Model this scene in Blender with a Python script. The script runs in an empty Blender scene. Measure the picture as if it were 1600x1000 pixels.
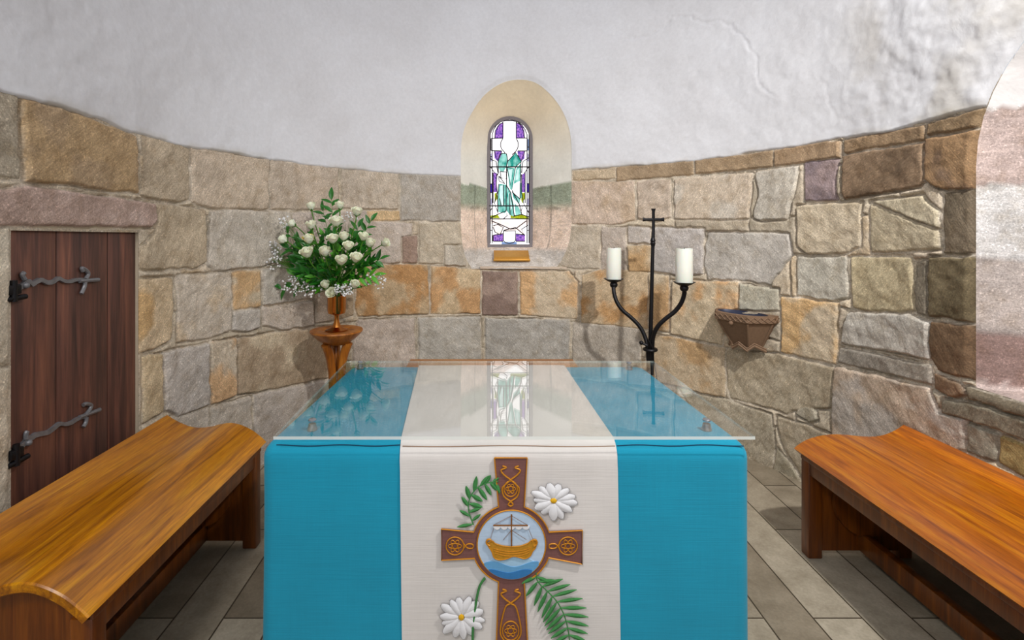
import bpy, bmesh, math, random
import numpy as np
from mathutils import Vector, Matrix, noise as mnoise
PI = math.pi
rnd = random.Random(7)
sc = bpy.context.scene
col = sc.collection

# ------------------------------------------------------------------ camera
F, CX, CY, HC = 780.0, 750.0, 360.0, 1.42
cam_d = bpy.data.cameras.new('camera'); cam = bpy.data.objects.new('camera', cam_d); col.objects.link(cam)
cam.location = (0, 0, HC); cam.rotation_euler = (PI/2, 0, 0)
cam_d.sensor_width = 36; cam_d.lens = F*36/1600
cam_d.shift_x = (800-CX)/1600; cam_d.shift_y = -(500-CY)/1600
cam_d.clip_start = 0.02; cam_d.clip_end = 100
sc.camera = cam
sc.view_settings.view_transform = 'Standard'; sc.view_settings.look = 'None'
sc.view_settings.gamma = 1; sc.view_settings.use_curve_mapping = False
sc.view_settings.exposure = -0.2

def P(px, py, D):
    return Vector(((px-CX)*D/F, D, HC-(py-CY)*D/F))
def lin(c):
    return tuple((v/255/12.92 if v/255 <= .04045 else ((v/255+.055)/1.055)**2.4) for v in c)

# ------------------------------------------------------------------ materials
class NT:
    def __init__(s, name):
        s.m = bpy.data.materials.new(name); s.m.use_nodes = True
        s.t = s.m.node_tree; s.t.nodes.clear()
        s.out = s.n('ShaderNodeOutputMaterial')
    def n(s, typ, **kw):
        nd = s.t.nodes.new(typ)
        for k, v in kw.items():
            if k.startswith('_'): setattr(nd, k[1:], v)
            else: nd.inputs[k.replace('__', ' ')].default_value = v
        return nd
    def l(s, a, b): s.t.links.new(a, b)
    def mixc(s, fac, a, b, mode='MIX'):
        nd = s.t.nodes.new('ShaderNodeMix'); nd.data_type = 'RGBA'; nd.blend_type = mode; nd.clamp_result = False
        for i, v in ((0, fac), (6, a), (7, b)):
            if hasattr(v, 'is_output'): s.l(v, nd.inputs[i])
            else: nd.inputs[i].default_value = v if i == 0 else ((*v, 1) if len(v) == 3 else v)
        return nd.outputs[2]
    def ramp(s, x, stops):
        nd = s.t.nodes.new('ShaderNodeValToRGB'); e = nd.color_ramp.elements
        while len(e) < len(stops): e.new(.5)
        for k, (p, c) in enumerate(stops):
            e[k].position = p; e[k].color = (*c, 1) if not isinstance(c, (int, float)) else (c, c, c, 1)
        s.l(x, nd.inputs[0]); return nd.outputs[0]
    def coords(s, kind='Object', scale=(1, 1, 1), rot=(0, 0, 0)):
        tc = s.n('ShaderNodeTexCoord'); mp = s.n('ShaderNodeMapping')
        mp.inputs['Scale'].default_value = scale; mp.inputs['Rotation'].default_value = rot
        s.l(tc.outputs[kind], mp.inputs[0]); return mp.outputs[0]
    def noise(s, vec, scale, detail=4, rough=.55, dist=0):
        nd = s.n('ShaderNodeTexNoise', Scale=scale, Detail=detail, Roughness=rough, Distortion=dist)
        if vec is not None: s.l(vec, nd.inputs['Vector'])
        return nd.outputs['Fac']
    def bsdf(s, color, rough=.6, metal=0, bump=None, bstr=.3, bdist=.002, **kw):
        b = s.n('ShaderNodeBsdfPrincipled')
        if hasattr(color, 'is_output'): s.l(color, b.inputs['Base Color'])
        else: b.inputs['Base Color'].default_value = (*color, 1)
        if hasattr(rough, 'is_output'): s.l(rough, b.inputs['Roughness'])
        else: b.inputs['Roughness'].default_value = rough
        b.inputs['Metallic'].default_value = metal
        for k, v in kw.items(): b.inputs[k.replace('__', ' ')].default_value = v
        if bump is not None:
            bp = s.n('ShaderNodeBump', Strength=bstr, Distance=bdist); s.l(bump, bp.inputs['Height'])
            s.l(bp.outputs[0], b.inputs['Normal'])
        s.l(b.outputs[0], s.out.inputs[0]); return b

def simple(name, c, rough=.6, metal=0, nscale=40, namp=.18, bstr=.15, bdist=.001, **kw):
    t = NT(name); v = t.coords()
    n = t.noise(v, nscale)
    c0 = lin(c); a = tuple(x*(1-namp) for x in c0); b = tuple(min(1, x*(1+namp)) for x in c0)
    t.bsdf(t.mixc(n, a, b), rough, metal, n, bstr, bdist, **kw); return t.m

def m_stone():
    t = NT('ashlar_stone')
    at = t.n('ShaderNodeAttribute', _attribute_name='Col'); tc = t.n('ShaderNodeAttribute', _attribute_name='tc')
    mo = t.n('ShaderNodeAttribute', _attribute_name='mortar')
    v = t.coords()
    streak = t.noise(tc.outputs['Vector'], 1.0, 3, .6)
    grain = t.noise(v, 160, 3, .7)
    blot = t.noise(v, 14, 5, .65)
    k = t.ramp(streak, [(.3, .84), (.5, 1.0), (.68, 1.17)])
    g = t.ramp(grain, [(.28, .66), (.5, 1.0), (.74, 1.42)])
    bl = t.ramp(blot, [(.3, (.80, .76, .70)), (.5, (1, 1, 1)), (.7, (1.14, 1.15, 1.17))])
    c = t.mixc(1, at.outputs['Color'], k, 'MULTIPLY'); c = t.mixc(1, c, g, 'MULTIPLY'); c = t.mixc(1, c, bl, 'MULTIPLY')
    sp = t.noise(v, 120, 2, .5); c = t.mixc(1, c, t.ramp(sp, [(.60, 1.0), (.70, 1.5)]), 'MULTIPLY')
    h = t.n('ShaderNodeMath', _operation='ADD'); h2 = t.n('ShaderNodeMath', _operation='MULTIPLY'); h2.inputs[1].default_value = .5
    t.l(grain, h2.inputs[0]); t.l(streak, h.inputs[0]); t.l(h2.outputs[0], h.inputs[1])
    t.bsdf(c, .88, 0, h.outputs[0], .4, .004)
    return t.m
def m_plaster():
    t = NT('lime_plaster')
    at = t.n('ShaderNodeAttribute', _attribute_name='Col'); v = t.coords()
    n1 = t.noise(v, 2.2, 5, .6); n2 = t.noise(v, 45, 5, .65); n3 = t.noise(v, 9, 4, .6, .5)
    c = t.mixc(1, at.outputs['Color'], t.ramp(n1, [(.3, (.93, .92, .92)), (.7, (1.03, 1.03, 1.04))]), 'MULTIPLY')
    c = t.mixc(1, c, t.ramp(n2, [(.25, .93), (.7, 1.03)]), 'MULTIPLY')
    h = t.n('ShaderNodeMath', _operation='MULTIPLY_ADD'); h.inputs[1].default_value = .22
    t.l(n2, h.inputs[0]); t.l(n3, h.inputs[2])
    t.bsdf(c, .85, 0, h.outputs[0], .35, .008)
    return t.m
def m_wood(name, dark, mid, light, axis='Y', plank=.1, rough=.3, gscale=1.0, coat=.25):
    t = NT(name); tcn = t.n('ShaderNodeTexCoord'); sep = t.n('ShaderNodeSeparateXYZ'); t.l(tcn.outputs['Object'], sep.inputs[0])
    other = {'Y': 'X', 'X': 'Y', 'Z': 'X'}[axis]
    dv = t.n('ShaderNodeMath', _operation='DIVIDE'); dv.inputs[1].default_value = plank; t.l(sep.outputs[other], dv.inputs[0])
    fl = t.n('ShaderNodeMath', _operation='FLOOR'); t.l(dv.outputs[0], fl.inputs[0])
    wn = t.n('ShaderNodeTexWhiteNoise', _noise_dimensions='1D'); t.l(fl.outputs[0], wn.inputs['W'])
    off = t.n('ShaderNodeVectorMath', _operation='MULTIPLY_ADD'); off.inputs[1].default_value = (3, 5, 2)
    t.l(wn.outputs['Color'], off.inputs[0]); t.l(tcn.outputs['Object'], off.inputs[2])
    mp = t.n('ShaderNodeMapping'); s = [26*gscale]*3; s['XYZ'.index(axis)] = 1.5*gscale; mp.inputs['Scale'].default_value = s
    t.l(off.outputs[0], mp.inputs[0])
    n = t.noise(mp.outputs[0], 1.0, 6, .62, .6)
    mp2 = t.n('ShaderNodeMapping'); s2 = [160*gscale]*3; s2['XYZ'.index(axis)] = 9*gscale; mp2.inputs['Scale'].default_value = s2
    t.l(off.outputs[0], mp2.inputs[0]); n2 = t.noise(mp2.outputs[0], 1.0, 3, .6)
    c = t.ramp(n, [(.28, lin(dark)), (.5, lin(mid)), (.74, lin(light))])
    c = t.mixc(1, c, t.ramp(n2, [(.3, .78), (.6, 1.1)]), 'MULTIPLY')
    c = t.mixc(1, c, t.ramp(wn.outputs['Value'], [(0, (.78, .74, .7)), (1, (1.12, 1.12, 1.1))]), 'MULTIPLY')
    t.bsdf(c, rough, 0, n2, .08, .001, Coat__Weight=coat, Coat__Roughness=.22)
    return t.m
def m_cloth(name, c, amp=.2, rough=.9, sx=420, slub=True, sheen=.1):
    t = NT(name); v = t.coords(scale=(7, 7, sx)); w = t.noise(v, 1.0, 3, .6)
    v2 = t.coords(scale=(sx, sx, 9)); w2 = t.noise(v2, 1.0, 2, .5); big = t.noise(t.coords(), 5, 3)
    c0 = lin(c)
    cc = t.mixc(w, tuple(x*(1-amp) for x in c0), tuple(min(1, x*(1+amp)) for x in c0))
    cc = t.mixc(1, cc, t.ramp(w2, [(.3, 1-amp*.2), (.7, 1+amp*.15)]), 'MULTIPLY')
    cc = t.mixc(1, cc, t.ramp(big, [(.3, .94), (.7, 1.05)]), 'MULTIPLY')
    t.bsdf(cc, rough, 0, w, .3, .0015, Sheen__Weight=sheen)
    return t.m
def m_floor():
    t = NT('flagstones'); v = t.coords(rot=(0, 0, PI/2))
    br = t.n('ShaderNodeTexBrick', _offset=.43, _squash=1.0); t.l(v, br.inputs['Vector'])
    br.inputs['Scale'].default_value = 1; br.inputs['Brick Width'].default_value = .95; br.inputs['Row Height'].default_value = .18
    br.inputs['Mortar Size'].default_value = .0035; br.inputs['Mortar Smooth'].default_value = .3; br.inputs['Bias'].default_value = 0
    br.inputs['Color1'].default_value = (*lin((128, 116, 98)), 1); br.inputs['Color2'].default_value = (*lin((180, 170, 152)), 1)
    br.inputs['Mortar'].default_value = (*lin((70, 60, 46)), 1)
    n = t.noise(t.coords(), 9, 6, .65); n2 = t.noise(t.coords(), 90, 3, .6)
    c = t.mixc(1, br.outputs['Color'], t.ramp(n, [(.3, (.74, .72, .68)), (.7, (1.18, 1.18, 1.18))]), 'MULTIPLY')
    c = t.mixc(1, c, t.ramp(n2, [(.3, .88), (.7, 1.1)]), 'MULTIPLY')
    inv = t.n('ShaderNodeMath', _operation='MULTIPLY_ADD'); inv.inputs[1].default_value = -1.5
    t.l(br.outputs['Fac'], inv.inputs[0]); t.l(n, inv.inputs[2])
    t.bsdf(c, .6, 0, inv.outputs[0], .5, .004); return t.m
def m_glass():
    t = NT('clear_glass')
    fr = t.n('ShaderNodeFresnel'); ge = t.n('ShaderNodeNewGeometry'); io = t.n('ShaderNodeMath', _operation='MULTIPLY_ADD'); io.inputs[1].default_value = 1/1.75-1.75; io.inputs[2].default_value = 1.75
    t.l(ge.outputs['Backfacing'], io.inputs[0]); t.l(io.outputs[0], fr.inputs['IOR']); gl = t.n('ShaderNodeBsdfGlossy', Roughness=.004); tr = t.n('ShaderNodeBsdfTransparent')
    tr.inputs[0].default_value = (.975, .985, .98, 1)
    mx = t.n('ShaderNodeMixShader'); t.l(fr.outputs[0], mx.inputs[0]); t.l(tr.outputs[0], mx.inputs[1]); t.l(gl.outputs[0], mx.inputs[2])
    t.l(mx.outputs[0], t.out.inputs[0]); return t.m
def m_emit(name, c, s, var=0.0, scale=60, c2=None):
    t = NT(name); e = t.n('ShaderNodeEmission', Strength=s)
    c0 = lin(c)
    if var or c2:
        n = t.noise(t.coords(scale=(1, 1, .5)), scale, 3, .6)
        cc = t.ramp(n, [(.38, tuple(x*(1-var) for x in c0)), (.62, lin(c2) if c2 else tuple(min(1.3, x*(1+var)) for x in c0))])
        t.l(cc, e.inputs[0])
    else: e.inputs[0].default_value = (*c0, 1)
    t.l(e.outputs[0], t.out.inputs[0]); return t.m

def m_edge2(nm='polished_glass_edge', c=(.62, .70, .66), f=.3):
    t = NT(nm); d = t.n('ShaderNodeBsdfPrincipled', Roughness=.2); d.inputs['Base Color'].default_value = (*c, 1)
    tr = t.n('ShaderNodeBsdfTransparent'); mx = t.n('ShaderNodeMixShader'); mx.inputs[0].default_value = f
    t.l(tr.outputs[0], mx.inputs[1]); t.l(d.outputs[0], mx.inputs[2]); t.l(mx.outputs[0], t.out.inputs[0]); return t.m
M = dict(
    edge2=m_edge2(),
    stone=m_stone(), plaster=m_plaster(), floor=m_floor(), glass=m_glass(),
    oak=m_wood('golden_oak', (120, 64, 0), (188, 118, 0), (224, 158, 10), 'Y', .098, .3, 1.5),
    oak_r=m_wood('amber_oak', (126, 58, 0), (184, 100, 0), (216, 140, 8), 'Y', .098, .3, 1.5),
    oak_dark=m_wood('oak_frame', (72, 33, 4), (112, 56, 8), (144, 80, 16), 'Z', .2, .35),
    oak_x=m_wood('oak_shelf', (140, 80, 16), (190, 118, 30), (214, 148, 50), 'X', .2, .35),
    turned=m_wood('turned_oak', (120, 62, 14), (170, 100, 28), (196, 128, 44), 'Z', .5, .35),
    door=m_wood('old_red_oak_door', (44, 30, 28), (98, 62, 52), (138, 88, 68), 'Z', 3.0, .55, .8, .05),
    iron=simple('wrought_iron', (34, 33, 36), .45, .7, 60, .3, .2), hinge=simple('worn_iron', (120, 120, 124), .4, .35, 50, .4, .4, .002),
    wax=simple('candle_wax', (236, 239, 230), .45, 0, 20, .03, .05, .001, Subsurface__Weight=.25),
    brass=simple('polished_brass', (196, 128, 62), .2, 1, 30, .15, .03), wick=simple('wick', (50, 42, 36), .9),
    brassplate=simple('gilt_plate', (196, 142, 58), .38, .5, 60, .15, .05),
    chrome=simple('steel_standoff', (170, 170, 174), .28, .85, 30, .05, .0),
    edge=m_edge2('frosted_glass_edge', (.86, .90, .87), .7),
    teal=m_cloth('turquoise_linen', (0, 148, 182), .15, .9, 650), linen=m_cloth('cream_linen', (220, 215, 212), .07, .9, 330),
    rose=simple('rose_petal', (250, 250, 226), .55, 0, 25, .05, .05, .001, Subsurface__Weight=.15),
    rosey=simple('rose_petal_yellowed', (240, 215, 110), .55, 0, 25, .12, .05),
    stem=simple('green_stem', (74, 128, 34), .5), leaf=simple('glossy_leaf', (36, 108, 28), .35, 0, 30, .35, .1),
    leaf2=simple('fresh_leaf', (84, 164, 40), .38, 0, 30, .3, .1), gyp=simple('gypsophila_white', (238, 240, 246), .7),
    font=simple('stoup_stone', (126, 100, 78), .8, 0, 70, .25, .5, .003), bowl=simple('stoup_lead_lining', (44, 50, 72), .45, .3, 30, .3, .2),
    lead=simple('lead_came', (46, 42, 48), .5, .4), frame=simple('window_frame_lead', (130, 124, 128), .7, .2, 60, .2, .4, .003),
    seam=simple('painted_shadow', (12, 70, 100), .9), shadow_line2=simple('runner_painted_shadow', (160, 130, 104), .9),
    e_brown=m_cloth('brown_brocade', (118, 76, 72), .28, .6, 260), e_gold=simple('gold_cord', (202, 134, 22), .45, .25, 300, .35, .5, .001),
    e_sky=m_cloth('pale_blue_silk', (186, 208, 232), .12, .5, 120), e_wave1=m_cloth('wave_light', (160, 198, 226), .12, .6, 150),
    e_wave2=m_cloth('wave_mid', (96, 160, 208), .14, .6, 150), e_wave3=m_cloth('wave_deep', (40, 116, 178), .18, .6, 150),
    e_white=simple('white_felt_petal', (228, 228, 232), .9, 0, 90, .07, .4, .002), e_grey=simple('grey_outline_thread', (150, 148, 150), .9),
    e_yellow=simple('yellow_thread', (224, 172, 20), .8, 0, 300, .2, .6, .002), e_green=simple('green_thread', (58, 128, 66), .8, 0, 200, .35, .5, .001),
    e_hull=simple('gold_hull_thread', (190, 134, 24), .6, .1, 160, .35, .5, .001), e_thread=simple('brown_thread', (128, 80, 30), .8),
)

# ------------------------------------------------------------------ object helpers
def link(o, parent=None):
    col.objects.link(o)
    if parent is not None: o.parent = parent
    return o
def tag(o, label=None, cat=None, group=None, kind=None):
    if label: o['label'] = label
    if cat: o['category'] = cat
    if group: o['group'] = group
    if kind: o['kind'] = kind
    return o
def thing(name, label, cat, loc=(0, 0, 0), group=None):
    o = bpy.data.objects.new(name, None); o.empty_display_size = .1; o.location = loc; col.objects.link(o)
    return tag(o, label, cat, group)

class MB:
    """collects shapes given in WORLD coordinates; build() links them as one mesh object"""
    def __init__(s): s.bm = bmesh.new(); s.mi = 0
    def _f(s, vs):
        try:
            f = s.bm.faces.new(vs); f.material_index = s.mi; return f
        except ValueError: return None
    def box(s, a, b, bev=0):
        x0, y0, z0 = a; x1, y1, z1 = b
        vs = [s.bm.verts.new(c) for c in ((x0,y0,z0),(x1,y0,z0),(x1,y1,z0),(x0,y1,z0),(x0,y0,z1),(x1,y0,z1),(x1,y1,z1),(x0,y1,z1))]
        fs = [s._f([vs[i] for i in q]) for q in ((0,3,2,1),(4,5,6,7),(0,1,5,4),(1,2,6,5),(2,3,7,6),(3,0,4,7))]
        if bev:
            es = {e for f in fs for e in f.edges}
            r = bmesh.ops.bevel(s.bm, geom=list(es), offset=bev, segments=2, affect='EDGES', profile=.5)
            for f in r['faces']: f.material_index = s.mi
        return s
    def tube(s, pts, r, seg=10, cap=True, flat=None):
        pts = [Vector(p) for p in pts]; n = len(pts); rr = r if hasattr(r, '__len__') else [r]*n
        rings = []; up = None
        for i, p in enumerate(pts):
            d = (pts[min(i+1, n-1)]-pts[max(i-1, 0)])
            if d.length < 1e-9: d = Vector((0, 0, 1))
            d.normalize()
            if up is None: up = Vector((0, 0, 1)) if abs(d.z) < .9 else Vector((0, -1, 0))
            a = d.cross(up)
            if a.length < 1e-6: a = d.orthogonal()
            a.normalize(); b = a.cross(d).normalized(); up = b
            rings.append([s.bm.verts.new(p+rr[i]*(math.cos(2*PI*k/seg)*a+math.sin(2*PI*k/seg)*b)) for k in range(seg)])
        for i in range(n-1):
            for k in range(seg): s._f((rings[i][k], rings[i][(k+1)%seg], rings[i+1][(k+1)%seg], rings[i+1][k]))
        if cap: s._f(rings[0][::-1]); s._f(rings[-1])
        return s
    def lathe(s, c, prof, seg=40, cap0=True, cap1=True):
        rings = [[s.bm.verts.new((c[0]+r*math.cos(2*PI*k/seg), c[1]+r*math.sin(2*PI*k/seg), z)) for k in range(seg)] for r, z in prof]
        for i in range(len(rings)-1):
            for k in range(seg): s._f((rings[i][k], rings[i][(k+1)%seg], rings[i+1][(k+1)%seg], rings[i+1][k]))
        if cap0: s._f(rings[0][::-1])
        if cap1: s._f(rings[-1])
        return s
    def prism(s, poly, vec):
        a = [s.bm.verts.new(p) for p in poly]; b = [s.bm.verts.new(Vector(p)+Vector(vec)) for p in poly]
        s._f(a); s._f(b[::-1]); n = len(a)
        for k in range(n): s._f((a[k], b[k], b[(k+1)%n], a[(k+1)%n]))
        return s
    def grid(s, rows, closed=False):
        vs = [[s.bm.verts.new(p) for p in r] for r in rows]; m = len(vs[0])
        for i in range(len(vs)-1):
            for k in range(m if closed else m-1): s._f((vs[i][k], vs[i][(k+1)%m], vs[i+1][(k+1)%m], vs[i+1][k]))
        return vs
    def poly(s, pts): return s._f([s.bm.verts.new(p) for p in pts])
    def sphere(s, c, r, u=12, v=8, sc_=(1, 1, 1)):
        g = bmesh.ops.create_uvsphere(s.bm, u_segments=u, v_segments=v, radius=r)
        for w in g['verts']: w.co = Vector((w.co.x*sc_[0], w.co.y*sc_[1], w.co.z*sc_[2]))+Vector(c)
        for w in g['verts']:
            for f in w.link_faces: f.material_index = s.mi
        return s
    def build(s, name, mats, parent=None, smooth=True, angle=40):
        bmesh.ops.recalc_face_normals(s.bm, faces=s.bm.faces[:])
        me = bpy.data.meshes.new(name)
        inv = None
        if parent is not None:
            mw = Matrix.Translation(parent.location); p = parent.parent
            while p is not None: mw = Matrix.Translation(p.location) @ mw; p = p.parent
            inv = mw.inverted(); s.bm.transform(inv); origin = Vector()
        else:
            cs = [v.co for v in s.bm.verts]
            origin = Vector(((min(c.x for c in cs)+max(c.x for c in cs))/2, (min(c.y for c in cs)+max(c.y for c in cs))/2, min(c.z for c in cs)))
            s.bm.transform(Matrix.Translation(-origin))
        if smooth:
            for f in s.bm.faces: f.smooth = True
            for e in s.bm.edges:
                if len(e.link_faces) == 2 and e.calc_face_angle(0) > math.radians(angle): e.smooth = False
        s.bm.to_mesh(me); s.bm.free()
        for m in (mats if isinstance(mats, (list, tuple)) else [mats]): me.materials.append(m)
        o = bpy.data.objects.new(name, me); o.location = origin
        return link(o, parent)

def catmull(pts, sub=6, closed=False):
    pts = [Vector(p) for p in pts]; n = len(pts); out = []
    rng = n if closed else n-1
    for i in range(rng):
        if closed: p0, p1, p2, p3 = (pts[(i+j) % n] for j in (-1, 0, 1, 2))
        else: p0, p1, p2, p3 = pts[max(i-1, 0)], pts[i], pts[i+1], pts[min(i+2, n-1)]
        for k in range(sub):
            t = k/sub
            out.append(.5*((2*p1)+(p2-p0)*t+(2*p0-5*p1+4*p2-p3)*t*t+(-p0+3*p1-3*p2+p3)*t**3))
    if not closed: out.append(pts[-1])
    return out

# ------------------------------------------------------------------ plan of the apse wall
XL, XR, YC = -1.53, 1.93, 2.21
XC, R = (XL+XR)/2, (XR-XL)/2
Y0 = -1.2
U1 = YC-Y0; U2 = U1+PI*R; U3 = U2+U1
def pos(u):
    u = np.asarray(u, float)
    a = PI-(np.clip(u, U1, U2)-U1)/R
    x = XC+R*np.cos(a); y = YC+R*np.sin(a); nx = -np.cos(a); ny = -np.sin(a)
    y = np.where(u < U1, Y0+u, np.where(u > U2, YC-(u-U2), y))
    return x, y, nx, ny
def px2uz(px, py):
    k = (np.asarray(px, float)-CX)/F; py = np.asarray(py, float)
    A = 1+k*k; B = -2*(k*XC+YC); C = XC*XC+YC*YC-R*R
    t = (-B+np.sqrt(np.maximum(B*B-4*A*C, 0)))/(2*A)
    t = np.where(k < XL/YC, XL/np.minimum(k, -.01), t); t = np.where(k > XR/YC, XR/np.maximum(k, .01), t)
    x, y = k*t, t
    ang = np.arctan2(y-YC, x-XC)
    u = np.where(k < XL/YC, y-Y0, np.where(k > XR/YC, U2+YC-y, U1+(PI-ang)*R))
    return u, HC-(py-CY)*t/F
_tab = np.random.RandomState(3).rand(128, 128)
def vnoise(x, y, s):
    x = np.asarray(x)*s; y = np.asarray(y)*s; xi = np.floor(x).astype(int); yi = np.floor(y).astype(int)
    fx = x-xi; fy = y-yi; fx = fx*fx*(3-2*fx); fy = fy*fy*(3-2*fy)
    g = lambda a, b: _tab[a % 128, b % 128]
    return (g(xi, yi)*(1-fx)+g(xi+1, yi)*fx)*(1-fy)+(g(xi, yi+1)*(1-fx)+g(xi+1, yi+1)*fx)*fy
def fbm(x, y, s, o=3): return sum(vnoise(x+7.3*k, y+3.1*k, s*2**k)/2**k for k in range(o))/sum(.5**k for k in range(o))
def sdf(poly, u, z):
    """signed distance, positive OUTSIDE"""
    d = np.full(u.shape, 1e9); inside = np.zeros(u.shape, bool); n = len(poly)
    for i in range(n):
        ax, ay = poly[i]; bx, by = poly[(i+1) % n]; ex, ey = bx-ax, by-ay
        t = np.clip(((u-ax)*ex+(z-ay)*ey)/(ex*ex+ey*ey+1e-12), 0, 1)
        d = np.minimum(d, (u-ax-t*ex)**2+(z-ay-t*ey)**2)
        c = ((ay > z) != (by > z))
        with np.errstate(divide='ignore', invalid='ignore'):
            inside ^= c & (u < ex*(z-ay)/(ey if abs(ey) > 1e-12 else 1e-12)+ax)
    d = np.sqrt(d); return np.where(inside, -d, d)
def pxpoly(pts, sub=3):
    o = []
    for i in range(len(pts)):
        (ax, ay), (bx, by) = pts[i], pts[(i+1) % len(pts)]
        for k in range(sub): o.append((ax+(bx-ax)*k/sub, ay+(by-ay)*k/sub))
    u, z = px2uz([p[0] for p in o], [p[1] for p in o]); return list(zip(u, z))

# the plaster's lower edge, read off the photograph and carried to the wall
EDGE = [(-120,112),(0,146),(33,155),(82,168),(148,188),(211,211),(250,221),(294,231),(360,241),(419,250),(475,258),(530,264),(620,272),(720,276),(757,278),
        (840,274),(895,266),(962,262),(1085,252),(1150,244),(1210,235),(1320,217),(1385,208),(1440,194),(1525,171),(1600,161)]
EU, EZ = px2uz([e[0] for e in EDGE], [e[1] for e in EDGE])
def zedge(u): return np.interp(u, EU, EZ)

# openings on the wall, in (u, z)
W1_PX = [(737,420),(727,400),(721,370),(720,330),(720,285),(720,238),(722,215.6),(727,197),(735,180),(754,151.6),(779.6,132),(806,124.5),(834,128),(856,143.6),(875.6,167.6),
         (888,196),(893,228),(893,285),(893,330),(891,370),(881,400),(868,420)]
u_, z_ = px2uz([p[0] for p in W1_PX], [p[1] for p in W1_PX])
W1 = [(a, b) for a, b in zip(u_, z_)]
W1 = [W1[0]]+[tuple(p[:2]) for p in catmull([Vector((a, b, 0)) for a, b in W1], 4)][1:]
yu = lambda y: U2+YC-y                         # right straight wall: y -> u
def arch(yc, r, zs, zb, n=20, conv=yu):
    pts = [(yc+r, zb)]+[(yc+r*math.cos(PI*k/n), zs+r*math.sin(PI*k/n)) for k in range(n+1)]+[(yc-r, zb)]
    return [(conv(a), b) for a, b in pts]
W2 = arch(1.342, .6, 1.67, .81)
DY0, DY1, DZ1 = 1.628, 2.236, 1.42
DOOR = [(DY0-Y0, -.05), (DY0-Y0, DZ1), (DY1-Y0, DZ1-.01), (DY1-Y0, -.05)]

# ------------------------------------------------------------------ the individual stones, traced
S = []
def st(pts, c, c2=None): S.append((pxpoly(pts), c, c2))
OC = (170,128,62)
st([(-120,108),(26,150),(28,280),(-120,265)], (146,134,114))
st([(31,152),(120,180),(208,212),(213,301),(150,296),(110,289),(36,283)], (140,116,84), (152,124,82))
st([(219,211),(293,231),(293,311),(275,316),(219,307)], (160,143,118))
st([(-120,276),(0,298),(36,291),(95,298),(140,305),(238,318),(241,345),(232,355),(-120,350)], (146,122,110), (160,138,128))
st([(298,231),(419,250),(418,326),(360,327),(320,324),(298,316)], (166,149,128))
st([(243,318),(318,328),(320,410),(300,418),(225,421),(217,419),(216,388),(240,366)], (160,143,117))
st([(327,331),(345,328),(425,330),(452,332),(453,395),(408,416),(370,420),(335,423),(323,415)], (168,158,144))
st([(422,250),(470,257),(527,263),(528,327),(423,327)], (165,149,130))
st([(534,264),(622,272),(622,327),(534,326)], (163,149,131))
st([(627,272),(741,276),(741,344),(690,346),(626,343)], (156,148,137))
st([(575,330),(624,330),(624,344),(576,344)], (186,156,110))
st([(456,332),(572,330),(573,346),(625,347),(644,350),(641,367),(626,370),(626,410),(580,412),(460,408)], (165,152,140))
st([(629,369),(652,369),(652,411),(629,411)], (136,112,97))
st([(655,349),(720,347),(738,350),(738,416),(732,416),(732,382),(692,382),(692,412),(655,411)], (166,153,132))
st([(694,384),(729,384),(728,415),(694,415)], (169,159,143))
st([(216,436),(268,434),(265,530),(240,545),(215,552)], (174,148,108), (166,128,66))
st([(274,432),(360,424),(360,516),(330,527),(275,535)], (168,156,140), (172,150,118))
st([(363,426),(405,421),(406,478),(364,483)], (174,158,130), (178,136,76))
st([(363,487),(405,482),(406,512),(385,518),(363,516)], (170,162,152))
st([(410,420),(460,410),(490,440),(488,465),(412,477)], (165,157,145))
st([(410,481),(460,474),(488,470),(490,508),(440,515),(412,508)], (165,152,138))
st([(494,440),(548,420),(552,492),(520,500),(494,505)], (160,145,128), (142,120,88))
st([(560,414),(668,414),(670,490),(560,494),(554,480)], (170,138,92), (158,106,30))
st([(674,416),(750,422),(750,489),(673,490)], (182,153,108), (166,116,52))
st([(754,424),(809,425),(808,492),(754,492)], (138,116,103), (110,88,78))
st([(813,425),(888,424),(902,440),(901,498),(860,495),(813,491)], (178,158,128), (184,138,76))
st([(910,430),(945,419),(1012,425),(1012,514),(960,508),(908,503)], (170,142,102), (160,110,36))
st([(1015,428),(1044,432),(1046,518),(1015,513)], (165,146,116), (160,118,58))
st([(1051,438),(1155,441),(1153,482),(1136,488),(1130,538),(1049,521)], (176,154,119), (180,128,60))
st([(872,354),(936,352),(936,419),(892,420),(871,412)], (166,153,134))
st([(940,355),(977,355),(978,422),(940,421)], (163,150,138))
st([(981,354),(1016,356),(1016,380),(981,380)], (160,151,143))
st([(981,384),(1016,384),(1016,424),(983,424)], (165,142,106), (158,118,60))
st([(1022,356),(1100,358),(1098,428),(1060,430),(1022,424)], (160,153,148))
st([(1106,363),(1234,366),(1238,400),(1213,430),(1205,445),(1170,438),(1107,436),(1100,415)], (162,155,146))
st([(1157,443),(1219,453),(1219,486),(1156,483)], (158,152,134))
st([(895,268),(962,263),(962,279),(895,282)], (162,143,115))
st([(964,262),(1084,252),(1084,273),(964,283)], (142,119,89))
st([(1087,251),(1209,236),(1209,261),(1087,272)], (140,116,85))
st([(1212,235),(1314,219),(1314,246),(1212,260)], (140,114,83))
st([(872,284),(990,284),(993,344),(960,350),(872,350)], (168,148,130), (160,138,112))
st([(996,284),(1048,281),(1048,340),(1025,346),(998,342)], (165,148,130))
st([(1055,280),(1176,270),(1174,300),(1171,342),(1120,343),(1055,342)], (168,152,132), (166,158,146))
st([(1182,269),(1248,260),(1245,290),(1236,320),(1232,342),(1190,344),(1180,340),(1187,300)], (163,155,142))
st([(1259,254),(1312,249),(1306,285),(1309,312),(1259,314)], (132,113,113), (108,94,100))
st([(1321,219),(1446,196),(1446,220),(1321,239)], (128,103,72))
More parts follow.
